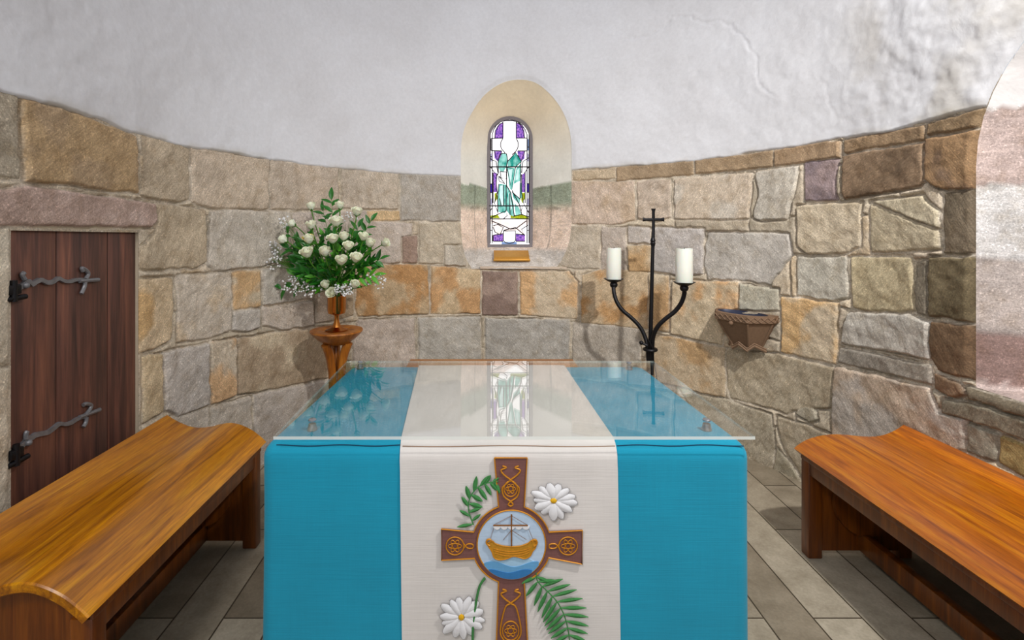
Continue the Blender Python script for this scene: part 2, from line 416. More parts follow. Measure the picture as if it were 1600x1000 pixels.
st([(1321,243),(1446,224),(1446,284),(1440,291),(1321,312)], (114,91,66), (92,72,50))
st([(1450,195),(1540,168),(1540,196),(1450,213)], (116,93,62))  # quoins beside the right recess: brown stone with shade put into the colour
st([(1450,218),(1540,200),(1540,292),(1480,297),(1462,290),(1449,280)], (126,96,60), (96,76,62))
st([(1247,322),(1335,315),(1349,318),(1346,385),(1320,396),(1262,396),(1248,385)], (166,151,126))
st([(1364,316),(1445,306),(1468,330),(1470,356)], (158,146,120))
st([(1363,319),(1469,360),(1470,388),(1430,392),(1363,395)], (160,146,118))
st([(1477,302),(1540,293),(1540,396),(1477,396)], (102,88,68), (84,72,54))
st([(1247,402),(1325,401),(1325,465),(1300,470),(1247,462)], (162,156,142))
st([(1332,402),(1428,402),(1430,484),(1400,487),(1345,484),(1332,478)], (166,151,116))
st([(1434,408),(1452,408),(1453,495),(1434,488)], (107,98,82))
st([(1456,402),(1540,402),(1540,508),(1480,496),(1456,495)], (96,83,56), (78,66,40))
st([(1223,464),(1311,474),(1308,569),(1222,549)], (172,152,121), (184,142,76))
st([(1325,488),(1420,491),(1456,505),(1456,562),(1400,550),(1325,538),(1314,535)], (158,152,142))
st([(1313,542),(1456,571),(1460,601),(1313,566)], (130,122,110))
st([(1458,502),(1540,512),(1540,597),(1470,580),(1458,560)], (96,72,46), (76,56,34))
st([(1307,573),(1455,606),(1472,645),(1512,656),(1508,700),(1480,720),(1340,700),(1303,690)], (158,138,117), (150,142,134))
st([(1462,583),(1505,598),(1512,616),(1490,621),(1466,608)], (112,86,60))
st([(1514,604),(1640,644),(1700,668),(1700,690),(1518,622)], (102,90,70))
st([(1478,625),(1520,628),(1600,655),(1660,682),(1660,712),(1560,669),(1478,645)], (108,99,81))
st([(1515,661),(1560,676),(1560,722),(1512,704)], (122,116,100))
st([(1565,680),(1690,724),(1690,790),(1565,726)], (134,114,62), (112,104,84))
st([(1136,545),(1218,553),(1304,575),(1301,637),(1240,640),(1230,645),(1143,621),(1137,600)], (156,142,118), (140,124,98))
st([(1244,645),(1258,630),(1275,640),(1280,655),(1268,660)], (150,140,120))
st([(1015,520),(1050,527),(1133,544),(1134,620),(1100,613),(1010,590)], (166,141,106), (158,120,66))
st([(1060,606),(1138,625),(1207,648),(1211,690),(1205,735),(1180,725),(1120,690)], (155,143,121))
st([(1216,651),(1262,664),(1300,680),(1300,770),(1262,758),(1240,720),(1222,690)], (150,136,113))
st([(1176,730),(1205,738),(1218,742),(1262,768),(1262,800),(1176,766)], (152,144,130))
st([(1214,700),(1236,722),(1256,758),(1222,742),(1209,735)], (146,136,114))
st([(654,497),(750,495),(752,640),(654,640)], (158,152,142))
st([(560,500),(648,498),(650,640),(555,640),(550,520)], (166,151,138))
st([(758,497),(890,500),(890,562),(888,650),(760,650)], (150,145,137))
st([(895,504),(1000,513),(1003,640),(895,640)], (155,145,132))
st([(372,530),(440,518),(512,512),(518,588),(440,604),(370,617)], (172,155,127), (140,118,92))
st([(326,535),(368,528),(367,618),(329,631),(326,600)], (172,157,136), (180,136,80))
st([(255,550),(322,537),(325,631),(275,650),(256,640)], (158,150,142))
st([(222,558),(252,552),(252,642),(222,662)], (172,152,117))
st([(330,637),(390,620),(392,720),(330,720)], (165,155,142))
st([(396,617),(520,592),(540,600),(540,760),(396,760)], (160,150,140))
st([(262,655),(325,636),(325,700),(262,700)], (165,155,142))
st([(-120,354),(14,356),(16,570),(-120,568)], (172,160,140))
st([(-120,574),(17,575),(20,800),(-120,830)], (172,160,140))
NTR = len(S)
g = random.Random(11)
zc = 0.0
for zr in (.26, .24, .27, .25, .26, .22, .26, .22):
    uu = -.1+g.random()*.2
    while uu < U3:
        w = .28+.3*g.random(); q = .006; kf = .9+.16*g.random()
        S.append(([(uu+q, zc+q), (uu+w-q, zc+q), (uu+w-q, zc+zr-q), (uu+q, zc+zr-q)],
                  tuple(int(v*kf) for v in (166, 152, 130)), (150, 128, 96) if g.random() < .3 else None))
        uu += w
    zc += zr

def mesh_np(name, co, faces, mats, parent=None, attrs=(), smooth=True, kind='structure'):
    used = np.unique(faces); rem = np.full(len(co), -1, int); rem[used] = np.arange(len(used))
    co = co[used]; faces = rem[faces]
    me = bpy.data.meshes.new(name); nf = len(faces)
    me.vertices.add(len(co)); me.vertices.foreach_set('co', co.astype(np.float32).ravel())
    me.loops.add(nf*4); me.loops.foreach_set('vertex_index', faces.astype(np.int32).ravel())
    me.polygons.add(nf); me.polygons.foreach_set('loop_start', np.arange(0, nf*4, 4, dtype=np.int32))
    try: me.polygons.foreach_set('loop_total', np.full(nf, 4, np.int32))
    except Exception: pass
    me.polygons.foreach_set('use_smooth', np.full(nf, smooth, bool))
    for nm, typ, arr in attrs:
        a = me.attributes.new(nm, typ, 'POINT'); arr = arr[used]
        if typ == 'FLOAT_COLOR': a.data.foreach_set('color', np.c_[arr, np.ones(len(arr))].astype(np.float32).ravel())
        elif typ == 'FLOAT_VECTOR': a.data.foreach_set('vector', arr.astype(np.float32).ravel())
        else: a.data.foreach_set('value', arr.astype(np.float32).ravel())
    me.update(calc_edges=True); me.validate()
    for m in (mats if isinstance(mats, (list, tuple)) else [mats]): me.materials.append(m)
    o = bpy.data.objects.new(name, me); link(o, parent)
    if kind: o['kind'] = kind
    return o

HOLES = [W1, W2, DOOR]
def cut(U, Z, cell, holes):
    """snap grid points onto the outlines of the openings; returns moved U, Z and the distance to the nearest opening"""
    sd = np.full(U.shape, 1e9); U = U.copy(); Z = Z.copy()
    for h in holes:
        ha = np.array(h); m = (U > ha[:, 0].min()-.1) & (U < ha[:, 0].max()+.1) & (Z > ha[:, 1].min()-.1) & (Z < ha[:, 1].max()+.1)
        if not m.any(): continue
        a, b = U[m], Z[m]; d = sdf(h, a, b); e = 1e-4
        gx = (sdf(h, a+e, b)-d)/e; gz = (sdf(h, a, b+e)-d)/e
        k = np.abs(d) < .72*cell[m]
        a = np.where(k, a-gx*d, a); b = np.where(k, b-gz*d, b); d = np.where(k, 0, d)
        U[m] = a; Z[m] = b; sd[m] = np.minimum(sd[m], d)
    return U, Z, sd
def quads(nu, nz):
    i = np.arange(nu-1)[:, None]; k = np.arange(nz-1)[None, :]
    a = i*nz+k; return np.stack([a, a+nz, a+nz+1, a+1], -1).reshape(-1, 4)

def smooth(x): x = np.clip(x, 0, 1); return x*x*(3-2*x)

def build_stone_wall():
    us = np.concatenate([np.arange(0, Y0*-1+1.0, .03), np.arange(-Y0+1.0, U2+YC-1.05, .0055), np.arange(U2+YC-1.05, U3, .03)])
    zs = np.arange(-.02, 2.0, .0055)
    U, Z = np.meshgrid(us, zs, indexing='ij')
    cell = np.gradient(us)[:, None]*np.ones_like(Z)
    U, Z, sd = cut(U, Z, np.maximum(cell, .0055), HOLES)
    wu = U+(fbm(U, Z, 22, 3)-.5)*.016; wz = Z+(fbm(U+40, Z+9, 22, 3)-.5)*.016
    best = np.full(U.shape, 1e9); traced = np.full(U.shape, 1e9); idx = np.full(U.shape, -1)
    for k, (poly, c, c2) in enumerate(S):
        pa = np.array(poly); m0 = (us > pa[:, 0].min()-.05) & (us < pa[:, 0].max()+.05); m1 = (zs > pa[:, 1].min()-.05) & (zs < pa[:, 1].max()+.05)
        if not m0.any() or not m1.any(): continue
        ix = np.ix_(m0, m1); d = sdf(poly, wu[ix], wz[ix])
        if k < NTR: traced[ix] = np.minimum(traced[ix], d)
        else: d = np.maximum(d, .012-traced[ix])
        b = best[ix]; i_ = idx[ix]; s = d < b
        best[ix] = np.where(s, d, b); idx[ix] = np.where(s, k, i_)
    ins = -best+.0045
    rs = np.random.RandomState(5); n = len(S)
    off = rs.uniform(0, .012, n+1); tu = rs.uniform(-.02, .02, n+1); tz = rs.uniform(-.02, .02, n+1)
    cen = np.array([np.mean(np.array(s[0]), 0) for s in S]+[(0, 0)])
    face = smooth((ins+.001)/.011)
    h = face*(.010+off[idx]+tu[idx]*np.clip(U-cen[idx, 0], -.3, .3)+tz[idx]*np.clip(Z-cen[idx, 1], -.2, .2)+(fbm(U, Z, 16, 4)-.5)*.016)
    h += (1-face)*(fbm(U+5, Z, 30, 3)-.5)*.012
    h -= .013*np.exp(-((ins-.0005)/.0042)**2)*smooth((vnoise(U, Z, 6)-.36)*5)
    h *= smooth((sd+.001)/.03)
    h = np.where(True, h*(1-smooth((Z-zedge(U))/.012)), h)
    # colours: each stone its own sandstone, the right quoins with shade mixed in, with rust staining inside some
    soft = lambda c, c2: tuple(a*.6+b*.4 for a, b in zip(c, (166, 152, 130))) if c2 and c2[0]-c2[2] > 70 else c
    ca = np.array([lin(soft(s[1], s[2])) for s in S]+[lin((172, 160, 140))]); cb = np.array([lin(s[2]) if s[2] else np.array(lin(s[1]))*.82 for s in S]+[lin((160, 148, 126))])
    f = smooth((fbm(U+3.7*(idx % 13), Z+1.9*(idx % 7), 6, 4)-.42)*5)[..., None]
    f = f*.75; cst = ca[idx]*(1-f)+cb[idx]*f
    cm = np.array(lin((178, 166, 148)))*(.55+.75*fbm(U, Z, 18, 4))[..., None]
    w = smooth((ins+.0005)/.006)[..., None]
    C = cst*w+cm*(1-w)
    gr = C.mean(-1, keepdims=True); C = gr+(C-gr)*.8
    C = np.clip(C*ALB, 0, .9)
    ang = rs.uniform(.5, 1.25, n+1)[idx]; sgn = np.where(cen[idx, 0] < U1+PI*R*.25, -1, 1)*np.where(rs.rand(n+1)[idx] < .85, 1, -1)
    a = ang*sgn*-1
    pu = U*np.cos(a)+Z*np.sin(a); pv = -U*np.sin(a)+Z*np.cos(a)
    TC = np.stack([pu*22, pv*150, (idx*3.71) % 91], -1)
    x, y, nx, ny = pos(U)
    co = np.stack([x+nx*h, y+ny*h, Z], -1).reshape(-1, 3)
    fc = quads(len(us), len(zs)); keep = ~np.all(sd.ravel()[fc] <= 1e-9, axis=1)
    return mesh_np('wall_apse', co, fc[keep], M['stone'], attrs=[('Col', 'FLOAT_COLOR', C.reshape(-1, 3)), ('tc', 'FLOAT_VECTOR', TC.reshape(-1, 3)), ('mortar', 'FLOAT', (1-w).reshape(-1))])

ALB = 1.45
PLA = np.array((.715, .725, .76))
CRACKS = [[(975,62),(1000,60),(1012,58),(1025,50),(1045,38),(1050,33)], [(1050,25),(1080,28),(1100,38),(1130,33),(1150,50),(1172,72),(1183,88),(1187,105),(1192,135),(1215,148)],
          [(1280,118),(1290,130),(1298,150),(1305,182),(1312,188),(1320,187)], [(610,35),(650,38),(675,65),(690,110),(692,200)], [(1430,170),(1440,120),(1465,60),(1480,20)]]
ZT = 3.25
def build_plaster():
    us = np.concatenate([np.arange(0, -Y0+1.0, .05), np.arange(-Y0+1.0, U2+YC-1.05, .009), np.arange(U2+YC-1.05, U3, .05)])
    tt = np.linspace(0, 1, 150)
    ze = zedge(us)+(fbm(us, us*0, 9, 4)-.5)*.022
    Z = ze[:, None]+(ZT-ze[:, None])*tt[None, :]; U = us[:, None]*np.ones_like(Z)
    U, Z, sd = cut(U, Z, np.maximum(np.gradient(us)[:, None], .009)*np.ones_like(Z), HOLES[:2])
    rough = smooth((U-(U2-.55))/.5)
    h = .016+(fbm(U, Z, 3, 4)-.5)*.026*(1+.3*rough)+(fbm(U, Z, 18, 3)-.5)*.005*(1+1.2*rough)
    for ci, c in enumerate(CRACKS):
        am = (1, 1, .35, .4, .3)[ci]
        cu, cz = px2uz([p[0] for p in c], [p[1] for p in c]); d = np.full(U.shape, 1e9)
        for i in range(len(c)-1):
            ex, ez = cu[i+1]-cu[i], cz[i+1]-cz[i]; wu = U+(fbm(U, Z, 20)-.5)*.05; wz = Z+(fbm(U+9, Z, 20)-.5)*.05
            t = np.clip(((wu-cu[i])*ex+(wz-cz[i])*ez)/(ex*ex+ez*ez), 0, 1); d = np.minimum(d, np.hypot(wu-cu[i]-t*ex, wz-cz[i]-t*ez))
        h += -.0045*am*np.exp(-(d/.0065)**2)+.001*am*np.exp(-((d-.02)/.015)**2)
    h = h*smooth((sd+.002)/.04)+.004*(1-smooth((sd+.002)/.04))
    h[:, 0] = -.01                                            # the lip turns back to the stone
    Z[:, 0] += .001
    st_ = np.clip(.55*rough*smooth((fbm(U, Z, 5, 4)-.38)*3)+.5*smooth((.05-(Z-ze[:, None]))/.05)*smooth((fbm(U, Z, 9)-.4)*4), 0, 1)[..., None]
    C = PLA*(1-st_)+np.array(lin((190, 184, 172)))*st_
    x, y, nx, ny = pos(U); co = np.stack([x+nx*h, y+ny*h, Z], -1).reshape(-1, 3)
    fc = quads(len(us), len(tt)); keep = ~np.all(sd.ravel()[fc] <= 1e-9, axis=1)
    mesh_np('wall_upper', co, fc[keep], M['plaster'], attrs=[('Col', 'FLOAT_COLOR', C.reshape(-1, 3))])
    # vault over it
    us = np.linspace(0, U3, 200); aa = np.linspace(0, PI/2, 24); U, A = np.meshgrid(us, aa, indexing='ij')
    x, y, nx, ny = pos(U); x = x+nx*.016; y = y+ny*.016
    X = XC+(x-XC)*np.cos(A); Y = np.where(y > YC, YC+(y-YC)*np.cos(A), y); Zz = ZT-.01+1.0*np.sin(A)
    mesh_np('ceiling', np.stack([X, Y, Zz], -1).reshape(-1, 3), quads(200, 24), M['plaster'], attrs=[('Col', 'FLOAT_COLOR', np.tile(PLA, (200*24, 1)))])
wall = build_stone_wall(); build_plaster()
fl = MB(); fl.box((XL-.1, Y0, -.1), (XR+.7, YC+R+.1, 0)); fo = fl.build('floor', M['floor'], smooth=False); fo['kind'] = 'structure'

# ------------------------------------------------------------------ window recesses
def uz3(u, z, off=0):
    x, y, nx, ny = pos(np.array([u])); return Vector((x[0]+nx[0]*off, y[0]+ny[0]*off, z))
def resample(pts, n):
    d = [0]
    for a, b in zip(pts, pts[1:]): d.append(d[-1]+(b-a).length)
    o = []
    for k in range(n):
        t = d[-1]*k/(n-1); i = max(0, min(len(pts)-2, int(np.searchsorted(d, t, 'right')-1)))
        o.append(pts[i].lerp(pts[i+1], (t-d[i])/max(1e-9, d[i+1]-d[i])))
    return o
def reveal(name, outer, inner, ns, zjoint, parent, cols, nd=14, amp=.006):
    """splay between two closed outlines given as matching open runs (each a list of points)"""
    o = []; i = []
    for (a, b), n in zip(zip(outer, inner), ns):
        o += resample(a, n)[:-1]; i += resample(b, n)[:-1]
    m = len(o); co = []; C = []; TC = []
    for s in range(nd+1):
        t = s/nd
        for k in range(m):
            p = o[k].lerp(i[k], t); q = (p-(sum(i, Vector())/m)); q.y = 0
            if q.length > 0: q.normalize()
            nz = mnoise.noise(p*9)*.6+mnoise.noise(p*27)*.4; p = p+q*(amp*nz*(1 if 0 < s < nd else 0))
            co.append(p[:]); C.append(cols(p, k, t)); TC.append((p.y*60+p.x*30, p.z*60, p.x*20))
    fc = [(s*m+k, s*m+(k+1) % m, (s+1)*m+(k+1) % m, (s+1)*m+k) for s in range(nd) for k in range(m)]
    ob = mesh_np(name, np.array(co), np.array(fc), [M['stone'], M['plaster']], parent, attrs=[('Col', 'FLOAT_COLOR', np.array(C)), ('tc', 'FLOAT_VECTOR', np.array(TC)), ('mortar', 'FLOAT', np.zeros(len(co)))], kind='structure')
    for p in ob.data.polygons:
        if p.center.z > zjoint: p.material_index = 1
    return ob
DW = 4.2
w1 = bpy.data.objects.new('window_1', None); w1.location = P(797, 383, DW); link(w1); w1['kind'] = 'structure'
out3 = [uz3(a, b) for a, b in W1]
def WP(x, y, off=0): v = P(x, y, DW); v.y -= off; return v
WL, WR_, WB, WS = 763.5, 829.5, 384, 218
inn = [WP(WL, WB), WP(WL, WS)]+[WP(796.5-33*math.cos(PI*k/20), WS-33*math.sin(PI*k/20)) for k in range(1, 20)]+[WP(WR_, WS), WP(WR_, WB)]
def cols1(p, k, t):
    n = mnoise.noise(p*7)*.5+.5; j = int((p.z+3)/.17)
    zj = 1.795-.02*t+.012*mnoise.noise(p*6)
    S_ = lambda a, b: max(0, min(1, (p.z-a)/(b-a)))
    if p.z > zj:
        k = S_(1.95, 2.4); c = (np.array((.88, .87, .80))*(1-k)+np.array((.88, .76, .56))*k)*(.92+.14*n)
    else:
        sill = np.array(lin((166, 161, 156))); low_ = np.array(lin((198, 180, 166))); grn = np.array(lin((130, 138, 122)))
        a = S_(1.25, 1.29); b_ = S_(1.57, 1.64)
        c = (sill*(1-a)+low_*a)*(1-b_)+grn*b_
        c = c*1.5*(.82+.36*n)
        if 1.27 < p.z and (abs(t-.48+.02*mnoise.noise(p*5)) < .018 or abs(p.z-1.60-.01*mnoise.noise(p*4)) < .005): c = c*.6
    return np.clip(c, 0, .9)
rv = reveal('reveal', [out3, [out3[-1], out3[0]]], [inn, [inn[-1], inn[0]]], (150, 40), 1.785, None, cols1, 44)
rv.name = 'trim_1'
# stone ledge below the recess
lb = MB()
rows = []
for k in range(13):
    px = 750+ (886-750)*k/12; u, z = px2uz(px, 420); a = uz3(float(u), 1.135+.003*math.sin(k*2), -.01); b = uz3(float(u), 1.137, .018+.003*math.sin(k*1.7)); c = uz3(float(u), 1.119, .017); d = uz3(float(u), 1.117, -.01)
    rows.append([a, b, c, d])
lb.grid(rows); lo = lb.build('trim_2', simple('ledge_stone', (214, 196, 178), .85, 0, 60, .15, .4, .003), angle=60); lo['kind'] = 'structure'

G = dict(white=m_emit('glass_white', (255, 252, 252), 2.0), violet=m_emit('glass_violet', (84, 66, 205), 1.15, .4, 110, (205, 140, 235)),
         blue=m_emit('glass_blue', (70, 40, 190), .9), teal=m_emit('glass_teal', (44, 186, 168), 1.15, .3, 20, (170, 238, 226)),
         tealw=m_emit('glass_pale_teal', (214, 248, 244), 1.35, .15, 24), lime=m_emit('glass_lime', (190, 204, 40), .95, .3, 60),
         pink=m_emit('glass_pink', (255, 236, 228), 1.5, .1, 30), mauve=m_emit('glass_mauve', (206, 200, 236), 1.15), sky=m_emit('glass_sky', (150, 180, 232), 1.0))
gk = list(G); GI = {k: i for i, k in enumerate(gk)}
def Z7(x, y): return (740+x/4, 170+y/4)
def stained(parent):
    g = MB(); g.mi = 0
    base = [WP(WL+1, WB-1), WP(WL+1, WS)]+[WP(796.5-32*math.cos(PI*k/20), WS-32*math.sin(PI*k/20)) for k in range(1, 20)]+[WP(WR_-1, WS), WP(WR_-1, WB-1)]
    g.prism(base, (0, .006, 0))
    pieces = [
     ('violet', [(130,182),(133,140),(148,108),(168,90),(182,86),(182,182)]), ('violet', [(268,84),(290,92),(306,110),(318,140),(320,180),(262,182)]),
     ('violet', [(128,266),(176,266),(174,290),(152,330),(130,308)]), ('violet', [(272,266),(320,266),(318,310),(296,330),(278,292)]),
     ('violet', [(124,398),(146,404),(140,470),(146,520),(124,522)]), ('violet', [(300,412),(320,402),(320,522),(300,520)]),
     ('violet', [(122,792),(186,780),(184,826),(122,826)]), ('violet', [(262,782),(322,790),(320,826),(264,826)]),
     ('blue', [(98,470),(116,470),(116,526),(98,522)]), ('blue', [(334,468),(352,468),(352,522),(334,522)]),
     ('sky', [(338,190),(352,190),(352,262),(338,262)]), ('violet', [(96,196),(110,190),(110,240),(96,240)]),
     ('mauve', [(100,300),(114,270),(116,330),(100,330)]), ('mauve', [(334,270),(352,300),(352,330),(334,330)]),
     ('sky', [(175,832),(270,832),(270,848),(175,848)]), ('mauve', [(100,560),(114,560),(114,600),(100,600)]), ('mauve', [(336,560),(352,560),(352,600),(336,600)]),
     ('lime', [(130,530),(146,524),(150,560),(132,586)]), ('lime', [(298,526),(320,524),(320,562),(306,592),(296,570)]),
     ('lime', [(105,668),(150,660),(165,684),(105,684)]), ('lime', [(230,664),(300,662),(342,672),(342,686),(230,684)]),
     ('teal', [(163,290),(182,278),(206,282),(212,320),(206,362),(188,392),(166,392),(156,370),(152,340)]),
     ('teal', [(158,470),(205,474),(204,640),(196,652),(156,646),(150,560)]), ('tealw', [(166,480),(186,478),(188,600),(176,612),(164,580)]),
     ('teal', [(212,330),(240,300),(262,274),(286,300),(298,330),(262,364),(214,362)]), ('tealw', [(226,330),(260,284),(280,318),(250,340)]),
     ('teal', [(208,368),(262,370),(240,510),(226,500)]), ('tealw', [(216,380),(244,376),(232,470)]),
     ('teal', [(266,372),(294,340),(292,450),(250,470)]), ('tealw', [(270,384),(284,372),(280,440),(262,448)]),
     ('teal', [(206,480),(232,524),(252,600),(252,672),(226,664),(206,634)]), ('tealw', [(216,520),(228,540),(240,620),(228,640)]),
     ('teal', [(240,522),(290,566),(286,600),(250,560)]), ('teal', [(256,590),(284,618),(296,656),(262,668)]), ('teal', [(288,462),(300,462),(300,560),(288,556)]),
     ('pink', [(106,690),(190,690),(260,740),(230,752),(150,720),(106,720)]), ('pink', [(120,730),(160,722),(190,740),(160,790),(130,770)]),
     ('pink', [(190,750),(260,748),(320,690),(346,690),(340,724),(270,762),(200,768)]), ('pink', [(250,740),(300,780),(318,786),(300,750)]),
    ]
    for i, (c, pts) in enumerate(pieces):
        g.mi = GI[c]; g.prism([WP(*Z7(*p), .0012+.0002*(i % 5)) for p in pts], (0, .001, 0))
    g.build('stained_pane', [G[k] for k in gk], parent, smooth=False)
    lines = [
     [(184,84),(184,182)],[(266,84),(266,182)],[(110,186),(184,184)],[(266,184),(336,184)],[(110,262),(176,264)],[(274,264),(336,264)],[(110,186),(110,262)],[(336,186),(336,262)],
     [(184,184),(172,205),(168,226),(174,250),(190,268),(200,282)],[(266,184),(276,205),(280,226),(274,250),(262,268),(240,288)],
     [(116,840),(116,160),(124,134),(142,104),(168,82),(200,74),(240,74),(276,82),(302,102),(322,132),(334,164),(334,840)],
     [(104,840),(104,150),(116,122)],[(346,840),(346,150),(334,122)],
     [(132,182),(136,138),(160,98),(184,86)],[(318,182),(312,138),(290,98),(266,86)],
     [(96,300),(112,318),(140,330),(152,400),(132,402),(104,360)],[(352,300),(330,316),(308,330),(300,400),(318,402),(346,360)],
     [(122,400),(122,590)],[(146,404),(142,470),(148,524),(130,590)],[(322,400),(322,590)],[(300,410),(300,524),(312,590)],
     [(130,266),(152,330),(176,266)],[(278,292),(296,330),(320,266)],[(163,290),(182,278),(206,282),(212,320),(206,362),(206,480)],[(163,290),(152,340),(156,400),(146,420)],
     [(212,330),(262,274),(298,330),(262,364),(206,366)],[(262,364),(240,510),(208,370)],[(296,332),(290,560)],[(240,520),(292,566)],[(206,480),(232,524),(254,670)],[(240,510),(286,600),(300,660)],
     [(166,392),(204,396),(204,440),(172,432),(166,392)],[(158,420),(196,470),(160,452),(158,420)],[(158,470),(150,560),(152,650)],[(186,476),(188,600),(174,612),(162,560)],[(204,480),(204,640)],
     [(104,688),(344,688)],[(104,684),(150,660),(200,640),(210,668),(188,686)],[(250,672),(300,660),(344,676)],[(104,640),(130,590),(152,650)],[(344,650),(312,590),(296,640)],[(226,530),(228,664)],
     [(186,764),(186,822),(200,836),(222,842),(248,836),(262,822),(262,764),(186,764)],[(110,700),(160,720),(230,752),(262,750),(330,700)],[(122,732),(150,722),(186,742),(166,786),(134,772),(122,740)],
     [(186,760),(262,742),(318,790),(300,752),(340,728)],[(122,790),(186,780)],[(264,782),(322,788)],[(122,828),(186,828)],[(264,828),(322,828)],[(122,790),(122,828)],
     [(98,470),(116,470)],[(98,524),(116,524)],[(334,468),(352,468)],[(334,522),(352,522)],[(96,240),(110,240)],[(338,240),(352,240)],[(104,300),(116,300)],[(334,640),(346,640)],[(104,760),(116,760)],[(334,760),(346,760)],
    ]
    l = MB()
    for pts in lines: l.tube([WP(*Z7(*p), .004) for p in pts], .0044, 5)
    l.build('lead_came', M['lead'], parent)
    for zy in (364, 607):
        b = MB(); b.tube([WP(*Z7(92, zy), .012), WP(*Z7(362, zy), .012)], .0055, 8); b.build('saddle_bar', M['lead'], parent)
stained(w1)
fr = MB()
def ringp(off, d): return [WP(WL+off, WB-off, d), WP(WL+off, WS, d)]+[WP(796.5-(33-off)*math.cos(PI*k/20), WS-(33-off)*math.sin(PI*k/20), d) for k in range(1, 20)]+[WP(WR_-off, WS, d), WP(WR_-off, WB-off, d)]
fr.grid([ringp(-2.5, -.02), ringp(-2.5, .022), ringp(2.2, .014), ringp(2.6, -.01)], closed=True); fr.build('window_frame', M['frame'], w1)

# right hand window: only its splay is in the frame
w2 = bpy.data.objects.new('window_2', None); w2.location = (2.5, 1.342, .81); link(w2); w2['kind'] = 'structure'
o2 = [Vector((XR, 1.342+.6, .81))]+[Vector((XR, 1.342+.6*math.cos(PI*k/20), 1.67+.6*math.sin(PI*k/20))) for k in range(21)]+[Vector((XR, 1.342-.6, .81))]
i2 = [Vector((2.5, 1.342+.34, .83))]+[Vector((2.5, 1.342+.34*math.cos(PI*k/20), 1.75+.34*math.sin(PI*k/20))) for k in range(21)]+[Vector((2.5, 1.342-.34, .83))]
def cols2(p, k, t):
    n = mnoise.noise(p*7)*.5+.5
    if p.z > 1.88: c = np.array((.82, .80, .80))
    elif p.z > 1.595: c = np.array(lin((190, 160, 150)))
    elif p.z > 1.31: c = np.array(lin((205, 200, 198)))
    elif p.z > 1.03: c = np.array(lin((186, 168, 158)))
    elif p.z > .835: c = np.array(lin((158, 118, 106)))
    else: c = np.array(lin((200, 170, 160)))
    for zz in (1.595, 1.31, 1.03):
        if abs(p.z-zz) < .008: c = c*.7
    gy = c.mean(); return np.clip((gy+(c-gy)*.6)*.92*(.8+.4*n), 0, .9)
r2 = reveal('trim_3', [o2, [o2[-1], o2[0]]], [i2, [i2[-1], i2[0]]], (160, 30), 1.88, None, cols2, 30)
p2 = MB(); p2.prism([v+Vector((-.01, 0, 0)) for v in i2], (.01, 0, 0)); p2.build('pane', m_emit('daylit_leaded_glass', (255, 246, 246), .8, .12, 12), w2, smooth=False)
f2 = MB()
for yy in (-.11, .11): f2.tube([(2.485, 1.342+yy, .83), (2.485, 1.342+yy, 2.05)], .004, 6)
for zz in (1.05, 1.3, 1.55, 1.8): f2.tube([(2.485, 1.0, zz), (2.485, 1.68, zz)], .005, 6)
f2.build('glazing_bar', M['lead'], w2)

# ------------------------------------------------------------------ small oak door in the left wall
XD = XL-.014
def DP(px, py, off=0):
    D = F*XD/(px-CX); return Vector((XD+off, D, HC-(py-CY)*D/F))
dr = thing('door_1', None, None, (XD, (DY0+DY1)/2, 0)); dr['kind'] = 'structure'
cuts = [DY0-.01, DY0+.155, DY0+.215, DY0+.46, DY1+.01]
cuts = [DP(p, 400).y for p in (4, 88, 168)]; cuts = [DY0-.03]+cuts[1:]+[DY1+.03]
b = MB()
for a, c in zip(cuts, cuts[1:]): b.box((XD-.035, a+.0015, -.02), (XD, c-.0015, DZ1+.03), .003)
b.box((XD-.06, DY0-.05, -.02), (XD-.036, DY1+.05, DZ1+.05))
b.build('plank_leaf', M['door'], dr)
jb = MB()
for a in (DY0, DY1):
    s = -1 if a == DY0 else 1
    jb.box((XD-.08, min(a, a+s*.03), -.02), (XL-.0015, max(a, a+s*.03), DZ1-.001))
jb.box((XD-.05, DY0-.03, DZ1), (XL-.0015, DY1+.03, DZ1+.03)); jb.build('trim_4', simple('jamb_stone', (186, 172, 150), .9, 0, 50, .15, .4, .003), smooth=False)['kind'] = 'structure'
def hinge(pts_top, tip, curls, pin):
    h = MB()
    up = catmull([DP(x, y, .006) for x, y in pts_top], 5); n = len(up)
    th = [.019-.008*k/n for k in range(n)]
    for xo in (0,):
        rows = []
        for k, p in enumerate(up): rows.append([p+Vector((-.006, 0, 0)), p+Vector((.006, 0, 0)), p+Vector((.006, 0, -th[k])), p+Vector((-.006, 0, -th[k]))])
        h.grid(rows, closed=True)
    h.tube(catmull([DP(x, y, .010) for x, y in tip], 4), [.009]*4+[.008]*50 if False else .008, 8)
    for c in curls: h.tube(catmull([DP(x, y, .010) for x, y in c], 5), .0075, 8)
    for x, y in pin[1]: h.sphere(DP(x, y, .012), .011)
    o = h.build('strap_hinge', M['hinge'], dr)
    k = MB(); x, y = pin[0]; c = DP(x, y, .012)
    k.box(c-Vector((.02, .024, .022)), c+Vector((.016, .024, .010)), .004); k.tube([c+Vector((.008, -.03, -.036)), c+Vector((.008, .045, -.033))], .009, 10)
    k.tube([c+Vector((.010, .0, -.045)), c+Vector((.010, 0, .025))], .010, 10)
    k.build('hinge_pin', M['iron'], o)
hinge([(22,446),(30,443),(36,438),(42,436),(47,440),(54,436),(61,434),(70,438),(80,437),(88,432),(96,436),(106,437),(114,435),(124,434),(134,437)], [(120,439),(136,438),(150,437)],
      [[(130,436),(134,428),(130,422),(124,419),(126,424)], [(129,440),(128,448),(123,459)], [(34,437),(30,430),(33,426)]], ((11, 450), [(35, 446)]))
